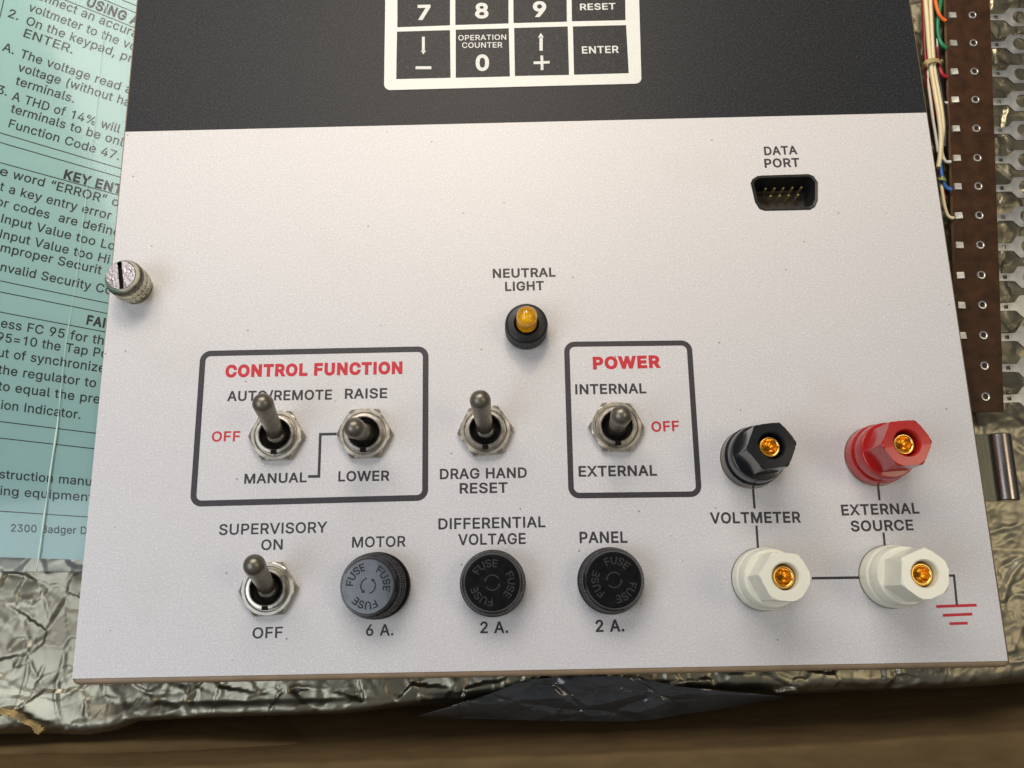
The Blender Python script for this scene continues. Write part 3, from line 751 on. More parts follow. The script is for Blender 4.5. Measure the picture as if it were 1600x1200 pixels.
top = inset(base_loop, R0)
mb.flat([top, hole[::-1]], -0.2)
mb.flat([base_loop, hole[::-1]], -1.9, 0, True)
panel = mb.build('control_panel', M['tan'], sharp=30)
tag(panel, 'pale grey control panel with black top band, toggle switches, fuse caps and binding posts', 'control panel')

mb = MB()
pale_loop = ccw([tuple(p.to_2d()) for p in rounded([BL, BR], 0)] if False else [tuple(BL.to_2d()), tuple(BR.to_2d()), tuple(MR.to_2d()), tuple(ML.to_2d())])
mb.prism([pale_loop, hole[::-1]], -0.2, 0.0, 0)
mb.prism([ccw([tuple(ML.to_2d()), tuple(MR.to_2d()), tuple(TR.to_2d()), tuple(TL.to_2d())])], -0.2, 0.0, 1)
mb.build('face_overlay', [M['pale'], M['dark']], panel, smooth=False)

# printed legends -----------------------------------------------------------
ZT = 0.03
LEG = [  # lines of (text, left, right, baseline left, baseline right, capital height, boldness, ink) in photograph pixels
    ('DATA PORT', [('DATA', 1194.6, 1246.3, 242.1, 240.3, 13.6, .053, 0), ('PORT', 1195, 1249.8, 261.5, 260, 14, .053, 0)]),
    ('NEUTRAL LIGHT', [('NEUTRAL', 770, 868.3, 434, 431.7, 14, .053, 0), ('LIGHT', 789.3, 850, 454.3, 452.7, 14, .053, 0)]),
    ('CONTROL FUNCTION', [('CONTROL FUNCTION', 351.7, 628.8, 588.5, 582.9, 17.5, .093, 1)]),
    ('AUTO REMOTE', [('AUTO/REMOTE', 354.6, 518.4, 626.3, 623.8, 15, .043, 0)]),
    ('RAISE', [('RAISE', 538.6, 604.9, 622.6, 621.4, 15, .043, 0)]),
    ('OFF', [('OFF', 330.5, 374.8, 689.6, 689, 15.2, .038, 1)]),
    ('MANUAL', [('MANUAL', 381.4, 478.9, 755.4, 753, 14.5, .043, 0)]),
    ('LOWER', [('LOWER', 528.4, 608.8, 751.8, 750.6, 15, .043, 0)]),
    ('POWER', [('POWER', 926.7, 1032.7, 576, 573.3, 17.5, .093, 1)]),
    ('INTERNAL', [('INTERNAL', 899, 1010, 615.7, 614, 15, .048, 0)]),
    ('OFF', [('OFF', 1018.3, 1061.7, 674.3, 672.7, 15.2, .043, 1)]),
    ('EXTERNAL', [('EXTERNAL', 904.3, 1026.7, 744.3, 742.7, 15.5, .048, 0)]),
    ('DRAG HAND', [('DRAG HAND', 687.3, 823.3, 748.3, 746, 15.3, .043, 0), ('RESET', 718.3, 793.3, 770.7, 769.3, 15.3, .043, 0)]),
    ('SUPERVISORY', [('SUPERVISORY', 341.8, 511.3, 835.7, 831.6, 16, .030, 0), ('ON', 407.8, 441.5, 859.3, 858.4, 15.5, .030, 0)]),
    ('MOTOR', [('MOTOR', 550, 633.9, 855.2, 853.7, 15.8, .030, 0)]),
    ('OFF', [('OFF', 394.2, 441.5, 997.5, 996, 16, .030, 0)]),
    ('6 A.', [('6 A.', 571.6, 614.8, 993.2, 992.5, 16.5, .030, 0)]),
    ('DIFFERENTIAL', [('DIFFERENTIAL', 685, 852.4, 826.8, 823.3, 16, .038, 0), ('VOLTAGE', 715.8, 821.5, 851.3, 849.4, 16, .038, 0)]),
    ('2 A.', [('2 A.', 750.3, 794.2, 989, 988.5, 16.5, .038, 0)]),
    ('PANEL', [('PANEL', 905.8, 980.6, 848.2, 847.5, 16.5, .043, 0)]),
    ('2 A.', [('2 A.', 930.8, 975.9, 987, 986, 17, .043, 0)]),
    ('VOLTMETER', [('VOLTMETER', 1109.8, 1251.9, 817.5, 816, 16, .048, 0)]),
    ('EXTERNAL SOURCE', [('EXTERNAL', 1315.3, 1437, 804.9, 801.8, 15.5, .048, 0), ('SOURCE', 1330, 1427.9, 829.9, 828, 15.5, .048, 0)]),
]
for nm, lines in LEG:
    mb = MB()
    for (t, xl, xr, yl, yr, cap, bold, ink) in lines:
        write(mb, t, panel_map(xl, yl, xr, yr, cap, ZT), bold)
    mb.build('lettering', M['inkred'] if lines[0][7] else M['ink'], panel, smooth=False)


def frame(corners, w, r):
    c = [P(x, y).to_2d() for x, y in corners]
    o = ccw(rounded(c, r, 7))
    i = ccw(rounded(inset([tuple(p) for p in c], w), max(0.6, r-w), 7))
    mb = MB()
    mb.flat([o, i[::-1]], ZT-0.005)
    mb.build('printed_frame', M['ink'], panel, smooth=False)


frame([(313.2, 548.3), (669.7, 541), (669, 782.3), (296.5, 792)], 1.70, 3.2)
frame([(881.0, 534), (1080.7, 531.7), (1097, 776.5), (888.3, 779)], 1.60, 3.2)


def lines(segs, mats, name):
    mb = MB()
    for pts, w, mi in segs:
        c = pts[len(pts)//2]
        quad_band(mb, [P(x, y) for x, y in pts], w/SC(*c), ZT-0.01, mi)
    mb.build(name, mats, panel, smooth=False)


lines([([(530, 678.0), (500.6, 678.6), (498.2, 744.3), (481.3, 744.6)], 4.4, 0)], M['ink'], 'printed_line')
lines([([(1175.6, 750), (1179, 794.8)], 3.6, 0), ([(1181.9, 821), (1184.6, 860)], 3.6, 0)], M['ink'], 'printed_line')
lines([([(1230, 904), (1360, 902.2)], 4.0, 0)], M['ink'], 'printed_line')
lines([([(1370.9, 748), (1374.2, 781.7)], 3.6, 0), ([(1380.4, 832), (1383, 858)], 3.6, 0)], M['ink'], 'printed_line')
lines([([(1440, 899.6), (1490.6, 899.3), (1495.1, 945.2)], 3.6, 0), ([(1462.7, 947.7), (1525.9, 945.5)], 4.4, 1),
       ([(1472.9, 961.6), (1519.2, 959.4)], 4.4, 1), ([(1483.4, 974.5), (1512, 973.6)], 4.2, 1)], [M['ink'], M['inkred']], 'earth_symbol')

# keypad -----------------------------------------------------------
kp = [P(603.8, -125).to_2d(), P(600.2, 141.5).to_2d(), P(1002.2, 131).to_2d(), P(995, -125).to_2d()]
mb = MB()
mb.prism([ccw(rounded(kp, [0, 2.1, 2.1, 0], 7))], 0.0, 0.22)
keypad = mb.build('keypad', M['keywhite'], panel, sharp=30)


def kq(q):
    return [P(560+x/3.3333, y/3.3333, 0.22).to_2d() for x, y in q]


def key(q, texts, shapes=()):
    mb = MB()
    mb.prism([ccw([tuple(p) for p in kq(q)])], 0.22, 0.27, 0)
    for (t, xl, xr, yl, yr, cap, bold) in texts:
        write(mb, t, panel_map(560+xl/3.3333, yl/3.3333, 560+xr/3.3333, yr/3.3333, cap, 0.30), bold, 1)
    for s in shapes:
        mb.flat([ccw([tuple(p) for p in kq(s)])], 0.30, 1)
    mb.build('key', [M['dark'], M['inkwhite']], keypad, smooth=False)


def bar(x0, y0, x1, y1):
    return [(x0, y0), (x1, y0), (x1, y1), (x0, y1)]


key([(203, -140), (478, -148), (477, 132), (203, 142)], [('7', 308, 375, 100, 99, 24.5, .06)])
key([(504, -149), (781, -157), (782, 122), (505, 130)], [('8', 608, 678, 92, 91, 25, .06)])
key([(805, -158), (1082, -167), (1086, 113), (808, 120)], [('9', 910, 980, 85, 84, 25.5, .06)])
key([(1108, -168), (1387, -175), (1391, 105), (1112, 111)], [('RESET', 1155, 1340, 52, 48, 11, .035)])
key([(201, 165), (477, 157), (480, 405), (197, 412)], [],
    [bar(298, 346, 380, 361), bar(331, 192, 346, 266), [(325, 264), (353, 264), (338, 284)]])
key([(507, 155), (783, 148), (789, 398), (507, 405)], [('OPERATION', 520, 770, 210, 206, 9, .02), ('COUNTER', 540, 750, 249, 247, 9.3, .02),
                                                       ('0', 611, 681, 365, 364, 26, .06)])
key([(811, 146), (1090, 138), (1097, 390), (815, 396)], [],
    [[(912, 321), (949, 320), (948, 290), (962, 290), (963, 319), (996, 318), (996, 331), (963, 333), (964, 365), (950, 366), (949, 334), (913, 335)], bar(943, 194, 960, 265), [(935, 197), (966, 196), (950, 172)]])
key([(1117, 138), (1394, 131), (1408, 381), (1123, 389)], [('ENTER', 1165, 1357, 278, 274, 12, .035)])

# data port -----------------------------------------------------------
out_l = inset(port, 0.05)
lip = inset(port, 0.9)
deep = inset(port, 1.5)
mb = MB()
n = len(out_l)


def ring(mb, a, za, b, zb, mi=0):
    n = len(a)
    vv = [(p[0], p[1], za) for p in a]+[(p[0], p[1], zb) for p in b]
    mb.add(vv, [(i, (i+1) % n, n+(i+1) % n, n+i) for i in range(n)], mi)


ring(mb, out_l, -1.6, out_l, 0.25)
ring(mb, out_l, 0.25, inset(port, 0.2), 0.42)
ring(mb, inset(port, 0.2), 0.42, lip, 0.30)
ring(mb, lip, 0.30, deep, -8.0)
mb.flat([deep], -8.0, 1)
dport = mb.build('data_port', [M['connect'], M['floorpl']], panel, sharp=40)
pins = [(455, 752), (565, 749), (677, 746), (790, 741), (903, 737), (518, 846), (631, 842), (745, 838), (862, 832)]
mb = MB()
mb.rev([(0.42, 0), (0.42, 4.4), (0.34, 4.8), (0.12, 5.0)], 12, close_top=True)
pin0 = None
for x, y in pins:
    p = P(1140+x/8, 200+y/8, -3.0)
    if pin0 is None:
        o = pin0 = mb.build('pin', M['gold'], dport)
    else:
        o = pin0.copy(); COL.objects.link(o); o.parent = dport
    o.location = (p.x*S, p.y*S, -7.99*S)

# thumb screw -----------------------------------------------------------
c = P(213.4, 451)
k = SC(213, 451)
rb = 27.2/k
mb = MB()
mb.rev([(rb, 0), (rb, 0.9), (rb-0.25, 1.25), (rb-1.3, 1.35), (rb-1.3, 2.4)], 72, mi=3)
KN = 30


def knurl_s(th, r, z):
    if 3.0 < z < 8.9:
        return r+0.30*math.sin(KN*th+z*5)*math.sin(KN*th-z*5)
    return r


rk = 29.0/SC(190, 430, 8)
prof = [(rb-1.3, 2.3), (rk-0.4, 2.45), (rk, 2.9)]+[(rk, 3.1+0.36*i) for i in range(17)]+[(rk-0.1, 9.1), (rk-0.8, 9.9), (rk-0.9, 10.4), (rk-1.0, 10.7)]
mb.rev(prof, 220, knurl_s)
mb.rev([(rk-1.0, 10.7), (rk-1.05, 11.0), (rk-1.25, 11.2)], 96, mi=3)  # rim highlight put into the colour as a brighter metal
# slotted face
ra = rk-1.25
sw = 0.62
for sgn in (1, -1):
    a0 = math.asin(sw/ra)
    arc = [(ra*math.cos(t), sgn*ra*math.sin(t)) for t in np.linspace(a0, math.pi-a0, 40)]
    if sgn < 0:
        arc = arc[::-1]
    mb.add([(p[0], p[1], 11.2) for p in arc], [list(range(len(arc)))], 1)
    a, b = arc[0], arc[-1]
    mb.add([(a[0], a[1], 11.2), (b[0], b[1], 11.2), (b[0], b[1], 9.7), (a[0], a[1], 9.7)], [(0, 1, 2, 3)], 0)
mb.add([(-ra, -sw, 9.7), (ra, -sw, 9.7), (ra, sw, 9.7), (-ra, sw, 9.7)], [(0, 1, 2, 3)], 2)
mb.build('thumb_screw', [M['zinc'], M['zincface'], M['recess_shade'], M['bright']], panel, (c.x, c.y, 0), (0, 0, math.radians(-80)))

# indicator light -----------------------------------------------------------
c = P(822.0, 516.0)
rb = 33.6/SC(822, 505, 7)
mb = MB()


def ribs(th, r, z):
    return r+(0.16*math.cos(52*th) if 0.6 < z < 6.2 and r > rb-0.6 else 0)


mb.rev([(rb-0.3, 0), (rb-0.1, 0.5), (rb-0.1, 0.8), (rb-0.1, 3.5), (rb-0.1, 5.9), (rb-0.15, 6.3), (rb-0.5, 6.8), (rb-1.0, 7.0), (3.75, 7.1), (3.6, 7.0), (3.6, 6.2)], 312, ribs)
lamp = mb.build('indicator_light', M['bezel'], panel, (c.x, c.y, 0))
mb = MB()
mb.rev([(3.15, 6.2), (3.15, 7.6)], 48)
mb.build('collar', M['washer'], lamp)
mb = MB()
prof = [(3.0, 6.0), (3.0, 12.6)]+[(3.0*math.cos(t), 12.6+2.9*math.sin(t)) for t in np.linspace(0.15, 1.5, 12)]
mb.rev(prof, 48, close_top=True, close_bot=True)
mb.build('lens', M['amber'], lamp, sharp=60)
mb = MB()
mb.rev([(2.8, 6.1), (2.8, 7.6), (1.3, 7.9), (1.2, 10.6)]+[(1.2*math.cos(t), 10.6+1.2*math.sin(t)) for t in np.linspace(0.1, 1.5, 8)], 32, close_top=True, close_bot=True)
mb.build('bulb', M['amberin'], lamp, sharp=60)

# toggle switches -----------------------------------------------------------
AC, AF = 8.15, 7.05


def hexr(af):
    return lambda th: af/math.cos(th % (math.pi/3)-math.pi/6)


def make_toggle():
    mb = MB()
    mb.rev([(5.35, 2.0), (5.55, 2.2), (5.55, 3.5), (5.35, 3.75), (4.7, 3.8), (4.45, 3.65), (4.35, 3.2)], 64, mi=0)
    mb.rev([(4.35, 3.2), (4.2, 1.4), (3.4, 0.8), (0.1, 0.8)], 64, mi=1)
    mb.box(-0.85, 0.85, -5.62, -4.5, 2.9, 3.85, 1)  # dark raised block imitating the shade in the keyway notch
    sw_ = mb.build('toggle_switch', [M['nickel'], M['recess_shade']], panel)
    mb = MB()
    h = hexr(AF)

    def hx(th, r, z):
        return min(h(th), r)
    mb.rev([(9, 0), (9, 1.5), (7.75, 1.85), (7.25, 2.3), (7.0, 2.42), (6.2, 2.42), (6.0, 2.25), (5.9, 1.9), (5.5, 1.9)], 180, hx)
    mb.build('hex_nut', M['nutmetal'], sw_, sharp=22)
    mb = MB()
    mb.rev([(3.0*math.cos(t), 0.6+2.6*math.sin(t)) for t in np.linspace(-0.2, 0.75, 7)]+[(2.2, 2.55)], 40, mi=1)
    prof = [(2.3, 1.6), (2.35, 3.5), (2.45, 8), (2.62, 13.5), (2.8, 16.4)]+[(2.86*math.cos(t), 17.4+2.86*math.sin(t)) for t in np.linspace(-0.2, 1.5, 14)]
    mb.rev(prof, 48, close_top=True)
    mb.build('lever', [M['lever'], M['nickel']], sw_, (0, 0, 1.2), sharp=60)
    return sw_


tog = make_toggle()
SWITCHES = [  # base in the photograph, turn of the nut, lever tilt about x and y (degrees), label
    ((434.0, 682.0), 0.5, -19, 1, 'toggle switch in the control function box flipped up to AUTO/REMOTE'),
    ((571.0, 678.8), 0.5, 6, 0.3, 'toggle switch in the control function box with its lever centred'),
    ((758.6, 674.3), 4, -17, -3, 'toggle switch above DRAG HAND RESET with its lever up'),
    ((962.2, 668.8), -2, 1, -2.5, 'toggle switch in the power box with its lever centred'),
    ((420.8, 920.5), 3.5, -19, 2, 'toggle switch below SUPERVISORY ON with its lever up'),
]
for i, ((px, py), rz, tx, ty, lab) in enumerate(SWITCHES):
    o = tog if i == 0 else copy_tree(tog, panel)
    p = P(px, py)
    o.location = (p.x*S, p.y*S, 0)
    tag(o, lab)
    for ch in kids(o):
        if ch.name.startswith('hex_nut'):
            ch.rotation_euler = (0, 0, math.radians(rz))
        else:
            ch.rotation_euler = (math.radians(tx), math.radians(ty), 0)

# fuse caps -----------------------------------------------------------
RF = 51.3/SC(770, 910, 5)


def make_fuse(face_mats, words, arrow0, cap_mat, worn):
    base = MB()
    base.rev([(RF+0.15, 0), (RF+0.15, 1.9), (RF-0.1, 2.3), (RF-0.9, 2.35), (RF-0.9, 2.9)], 96)
    fh = base.build('fuse_holder', M['fuse'], panel)
    mb = MB()
    N = 42

    def kn(th, r, z):
        if 3.2 < z < 7.9:
            return r+0.30*math.sin(N*th+z*4.0)*math.sin(N*th-z*4.0)
        return r
    prof = [(RF-1.0, 2.7), (RF-0.35, 2.8), (RF-0.1, 3.1)]+[(RF-0.1-0.60*i/15, 3.25+0.31*i) for i in range(16)]+[(RF-0.95, 8.2), (RF-1.35, 8.9), (RF-1.55, 9.3)]
    mb.rev(prof, 360, kn)
    rt = RF-1.55
    mb.rev([(rt, 9.3), (rt-0.18, 9.48), (rt-0.45, 9.52)], 96, mi=1)
    mb.rev([(rt-0.45, 9.52), (0.02, 9.52)], 96, mi=1)
    # lettering around the face
    lay, x0, x1 = layout('FUSE', 0.03)
    cap = 1.95
    rm = rt*0.56
    for ang in words:
        half = 0.5*(x1-x0)*cap/(rm+cap*0.5)

        def fm(u, v, ang=ang, half=half):
            th = math.radians(ang)+half-2*half*u
            r = rm+v*cap
            return Vector((r*math.cos(th), r*math.sin(th), 9.56))
        write(mb, 'FUSE', fm, 0.03, 2)
    for k in range(2):
        a = math.radians(arrow0+180*k)
        pts = [Vector((rt*0.27*math.cos(a+t), rt*0.27*math.sin(a+t))) for t in np.linspace(0, 2.2, 12)]
        quad_band(mb, pts, 0.32, 9.56, 2)
        e = a+2.2
        tip, l, r = (rt*0.27, 0.32), (rt*0.27-0.55, -0.06), (rt*0.27+0.55, -0.06)
        tri = [(q[0]*math.cos(e+q[1]), q[0]*math.sin(e+q[1]), 9.56) for q in (r, tip, l)]
        mb.add(tri, [(0, 1, 2)], 2)
    mb.build('fuse_cap', [M['knurl'], cap_mat, worn], fh, sharp=35)
    return fh


FUSES = [((590.5, 915.0), (140, 22, 260), 100, M['fuseshiny'], M['fusedark'], (1.5, -7.5), 'screw-in fuse holder below MOTOR with a shiny grey cap face'),
         ((770.2, 911.5), (112, -8, 232), 30, M['fuse'], M['fuseworn'], (0, 0), 'dull black screw-in fuse holder below DIFFERENTIAL VOLTAGE'),
         ((953.0, 907.5), (78, 192, 312), 40, M['fuse'], M['fuseworn'], (0, 0.5), 'dull black screw-in fuse holder below PANEL')]
for (px, py), words, ar, cm, wm, tl, lab in FUSES:
    o = make_fuse(None, words, ar, cm, wm)
    p = P(px, py)
    o.location = (p.x*S, p.y*S, 0)
    tag(o, lab)
    for ch in kids(o):
        ch.rotation_euler = (math.radians(tl[0]), math.radians(tl[1]), 0)

# binding posts -----------------------------------------------------------
def make_post(plastic):
    rb = 48.5/SC(1190, 905, 1)
    ac = 42.5/SC(1228, 900, 21.8)
    mb = MB()
    rl = rb-0.1
    mb.rev([(rl, 0.6), (rl, 1.2), (rl-0.08, 4.9), (rl-0.35, 5.25), (rl-0.9, 5.3), (rl-0.9, 5.55)], 96)
    post = mb.build('binding_post', plastic, panel, sharp=30)
    mb = MB()
    mb.rev([(rb+0.03, 0), (rb+0.03, 0.45), (rb-0.1, 0.58), (rb-0.4, 0.62)], 96)
    mb.build('washer', M['washer'], post)
    mb = MB()
    h = hexr(ac*math.cos(math.pi/6)-0.02)
    ru = rl-0.45
    bore = 21.0/SC(1228, 900, 21.8)

    def hx(th, r, z):
        return min(h(th), r) if z > 10.9 and r > bore+0.8 else r
    mb.rev([(ru-0.6, 5.4), (ru-0.1, 5.6), (ru, 5.9), (ru-0.25, 10.3), (ru-0.45, 10.75), (ru-0.6, 10.85), (ru-0.6, 10.95), (ac, 11.6), (ac+0.5, 13.2), (ac+0.5, 20.9), (ac-0.25, 21.45), (ac-0.7, 21.8),
            (bore+0.35, 21.85), (bore, 21.5), (bore-0.12, 17.5), (bore-0.12, 12), (0.1, 12)], 180, hx)
    mb.build('clamp_nut', plastic, post, sharp=24)
    mb = MB()
    mb.rev([(2.9, 12), (2.9, 19.6), (2.65, 19.9), (2.25, 19.9), (2.0, 19.5), (1.85, 18.9), (0.45, 15.6), (0.05, 15.5)], 10*6, lambda th, r, z: r*(1+(0.07*math.cos(6*th) if r < 1.95 else 0)))
    mb.build('jack', M['brass'], post, sharp=70)
    return post


POSTS = [((1171.6, 717.0), 6, M['blackpl'], 'black binding post above VOLTMETER'),
         ((1365.6, 713.0), 3, M['redpl'], 'red binding post above EXTERNAL SOURCE'),
         ((1190.6, 905.0), -5, M['whitepl'], 'white binding post below VOLTMETER'),
         ((1389.6, 901.0), 22, M['whitepl'], 'white binding post below EXTERNAL SOURCE, wired to the earth symbol')]
for (px, py), rz, pm, lab in POSTS:
    o = make_post(pm)
    p = P(px, py)
    o.location = (p.x*S, p.y*S, 0)
    o.rotation_euler = (0, 0, math.radians(rz))
    tag(o, lab)

# hinge barrel on the panel's right edge -----------------------------------------------------------
a, b = P(1559.5, 679, -3.2), P(1574.0, 783, -3.2)
ax = (b-a).normalized()
mb = MB()
R = 3.3
L = (b-a).length
prof = [(R-0.35, 0), (R, 0.3), (R, L-0.3), (R-0.35, L)]
q = Vector((0, 0, 1)).rotation_difference(ax).to_matrix().to_4x4()
mb.rev(prof, 48, close_top=True, close_bot=True, mat=Matrix.Translation(a) @ q)
side = Vector((ax.y, -ax.x, 0))
if side.x > 0:
    side = -side
# leaf running from the barrel under the panel
for s0, s1, z0, z1 in ((2.4, 7.0, -4.2, -2.6),):
    v = []
    for t in (0, 1):
        for s in (s0, s1):
            for z in (z0, z1):
                pt = a+ax*(L*t)+side*s
                v.append((pt.x, pt.y, z))
    mb.add(v, [(0, 2, 3, 1), (4, 5, 7, 6), (0, 1, 5, 4), (2, 6, 7, 3), (1, 3, 7, 5), (0, 4, 6, 2)])
for i_ in range(len(mb.f)-6, len(mb.f)):
    mb.m[i_] = 1
mb.build('hinge', [M['steel'], M['leaf']], panel, sharp=40)

# ------------------------------------------------------------------ instruction sheet in its clear sleeve
TAB = [(-60, .405), (-20, .392), (10, .375), (30, .36), (90, .325), (207, .297), (254, .275), (350, .248), (440, .208), (487, .19), (530, .160), (610, .135), (659, .122), (685, .113), (750, .082), (799, .066), (831, .035), (900, .030)]
TY, TM = [t[0] for t in TAB], [t[1] for t in TAB]


def slope0(y0):
    return float(np.interp(y0, TY, TM))


def zsheet(x, y):
    # falls away towards the panel, a slow wave along its length
    return -4.6-0.03*(x+128)+0.45*math.sin(y*0.035+0.6)


def PS(px, py, dz=0.0):
    z = -5.0
    for _ in range(4):
        p = P(px, py, z)
        z = zsheet(p.x, p.y)+dz
    return P(px, py, z)


mb = MB()
NX, NY = 24, 80
ys = np.linspace(-150, 870.5, NY)
vv = []
for dz in (0.0, -0.12):
    for y0 in ys:
        for px in np.linspace(-60, 300, NX):
            vv.append(PS(px, y0+slope0(y0)*px, dz))
ff = []
for i in range(NY-1):
    for j in range(NX-1):
        k = i*NX+j
        ff.append((k+NX, k+NX+1, k+1, k))
        k += NX*NY
        ff.append((k, k+1, k+NX+1, k+NX))
e = [i for i in range(NX*(NY-1), NX*NY)]
for j in range(NX-1):
    ff.append((e[j+1], e[j], e[j]+NX*NY, e[j+1]+NX*NY))
mb.add(vv, ff)
sheet = mb.build('instruction_sheet', M['sheet'], sharp=60)
tag(sheet, 'green printed instruction sheet partly under the left edge of the control panel', 'instruction sheet')

TEXT = [  # text, part that was measured, left x, right x, baseline x, baseline y, capital height, bold
    ('onnect an accurate', 'onnect an accur', 58, 203, 120, 22.7, 13.2, .02),
    ('voltmeter to the voltage', 'voltmeter to the', 43.3, 183.6, 46, 17.0, 13.2, .02),
    ('2.', None, 11.7, 27.8, 13, 26.2, 13.0, .02),
    ('On the keypad, press', 'On the keypad,', 39.6, 178.5, 45, 39.5, 13.2, .02),
    ('ENTER.', None, 36, 112.7, 37, 57.2, 13.0, .02),
    ('A.', None, 2.7, 21, 3, 78.6, 13.0, .02),
    ('The voltage read at', 'The voltage read', 30.5, 186.3, 33, 90.2, 13.2, .02),
    ('voltage (without having', 'voltage (without', 26.8, 174.3, 29.6, 111.2, 13.2, .02),
    ('terminals.', None, 23, 115, 26, 132.5, 13.2, .02),
    ('3.', None, -5, 10, 2, 147.2, 13.0, .02),
    ('A THD of 14% will', None, 17.5, 186.3, 18.5, 155.8, 13.2, .02),
    ('terminals to be only', 'terminals to be on', 15.5, 184.5, 20, 176.3, 13.2, .02),
    ('Function Code 47.', None, 12.5, 185.5, 13, 198.7, 13.2, .02),
    ('USING A', 'USING', 134, 195, 139, 10.2, 14.0, .07),
    ('KEY ENTRY', 'KEY EN', 98.7, 174.5, 100, 278.7, 13.6, .07),
    ('e', None, -1.5, 10.7, 5, 274.5, 13.4, .02),
    ('word \u201cERROR\u201d on', 'word \u201cERROR\u201d', 18.7, 165, 22, 279.3, 13.4, .02),
    ('t', None, -1.5, 4.6, 2, 298.0, 13.4, .02),
    ('a key entry error', None, 13, 172.5, 17, 302.6, 13.4, .02),
    ('or', None, -7, 11.8, 3, 322.8, 13.4, .02),
    ('codes  are defined', 'codes  are defin', 20, 173.7, 25, 328.8, 13.4, .02),
    ('Input Value too Low', 'Input Value too L', 1.0, 166, 3, 347.6, 13.4, .02),
    ('Input Value too Hi', None, -1, 169.8, 0, 371.5, 13.4, .02),
    ('mproper Securit', None, 0, 157.5, 5, 393.8, 13.4, .02),
    ('nvalid Security Co', 'nvalid Security', 0, 141, 3, 423.6, 13.4, .02),
    ('FAIL', 'FA', 134.5, 158.5, 135, 506.2, 13.8, .07),
    ('ess FC 95 for the', 'ess FC 95 for t', 0.5, 150, 5, 511.8, 13.8, .02),
    ('95=10 the Tap Po', '95=10 the Tap P', -5, 155.5, 10, 534.8, 13.8, .02),
    ('ut of synchronize', 'ut of synchroniz', -4, 151.3, 5, 558.2, 13.8, .02),
    ('the regulator to', None, -4, 149.5, 7, 585.0, 13.8, .02),
    ('to equal the pres', 'to equal the pr', -4, 143.7, 2.5, 610.0, 13.8, .02),
    ('ion Indicator.', None, 1, 125.5, 7, 639.6, 13.8, .02),
    ('struction manual', 'struction man', -1.5, 130.5, 5, 747.6, 13.4, .02),
    ('ing equipment', 'ing equipme', 0, 124, 7, 773.6, 13.4, .02),
    ('2300 Badger Drive', '2300 Badger', 16.9, 119, 18.7, 830.6, 11.6, .02),
]
mb = MB()
DZ = 0.05
for t, sub, xl, xr, bx, by, cap, bold in TEXT:
    # height where this baseline meets the left border of the photograph
    y0 = by
    for _ in range(20):
        y0 = by-slope0(y0)*bx
    m = slope0(y0)
    up = (m/math.hypot(1, m), -1/math.hypot(1, m))

    def fm(u, v, xl=xl, xr=xr, bx=bx, by=by, m=m, up=up, cap=cap):
        x = xl+(xr-xl)*u
        return PS(x+up[0]*cap*v, by+m*(x-bx)+up[1]*cap*v, DZ)
    write(mb, t, fm, bold, 0, sub)
RULES = [(207.5, -20, 260), (222.5, -20, 260), (254, -20, 260), (438.7, -20, 260), (456, -20, 260), (487.5, -20, 260), (658.7, -20, 260), (684.5, -20, 260), (798.7, -20, 260)]


def sheet_rule(f0, f1, w):
    n_ = 24
    q = [(f0[0]+(f1[0]-f0[0])*i/n_, f0[1]+(f1[1]-f0[1])*i/n_) for i in range(n_+1)]
    d = Vector((f1[0]-f0[0], f1[1]-f0[1])).normalized()
    nv = Vector((-d.y, d.x))*(w/2)
    A = [PS(x-nv.x, y-nv.y, DZ-0.01) for x, y in q]
    B = [PS(x+nv.x, y+nv.y, DZ-0.01) for x, y in q]
    mb.add(A+B, [(n_+1+i, n_+2+i, i+1, i) for i in range(n_)])


for y0, xa, xb in RULES:
    m = slope0(y0)
    sheet_rule((xa, y0+m*xa), (xb, y0+m*xb), 1.5)
for f0, f1 in (((101.7, 0), (240, 55)), ((163.6, 0), (240, 31.5)), ((191, 0), (240, 19.5)), ((60, -16.5), (101.7, 0)), ((120, -18), (163.6, 0))):
    sheet_rule(f0, f1, 1.5)
sheet_rule((7, -5), (-0.5, 28), 1.6)
mb.build('lettering', M['sheetink'], sheet, smooth=False)

# sleeve: clear film just above the sheet with a pale fold line
mb = MB()
vv, ff = [], []
for i in range(40):
    py = -60+(893+60)*i/39
    for j in range(14):
        px = -60+360*j/13
        q = PS(px, py+slope0(py)*0.25*px*(1-py/893)+0.0*px, 0.55)
        vv.append(q)
for i in range(39):
    for j in range(13):
        k = i*14+j
        ff.append((k+14, k+15, k+1, k))
mb.add(vv, ff, 0)
sleeve = mb.build('plastic_sleeve', M['film'], sharp=60)
tag(sleeve, 'clear plastic sleeve with a pale fold line over the green instruction sheet', 'plastic sleeve')
fold = [(168, -10), (165.5, 20), (163, 45), (159.5, 75), (157, 100), (155.5, 122), (153, 150), (148, 190), (142, 240), (135, 300), (128, 360), (121, 420), (112, 480), (103, 535), (97, 590), (92, 640), (87.5, 680), (82, 715), (77, 750), (71.5, 790), (66, 830), (62, 860), (57, 893)]
pts = smooth_path([PS(x, y, 0.60) for x, y in fold], 4)
wid = [0.16+0.12*math.sin(i*0.7)*math.sin(i*0.23)+(0.10 if i > 60 else 0) for i in range(len(pts))]
wid = [max(0.035, w*(0.4 if i < 58 else 1.0)) for i, w in enumerate(wid)]
mb = MB()
mb.tube(pts, wid, 8)
mb.build('fold_line', M['crease'], sleeve, sharp=None)
mb = MB()
mb.tube([PS(x, 893.5, 0.57) for x in range(-60, 260, 20)], 0.07, 6)
mb.build('bottom_seam', M['crease'] if False else M['bag'], sleeve, sharp=None)

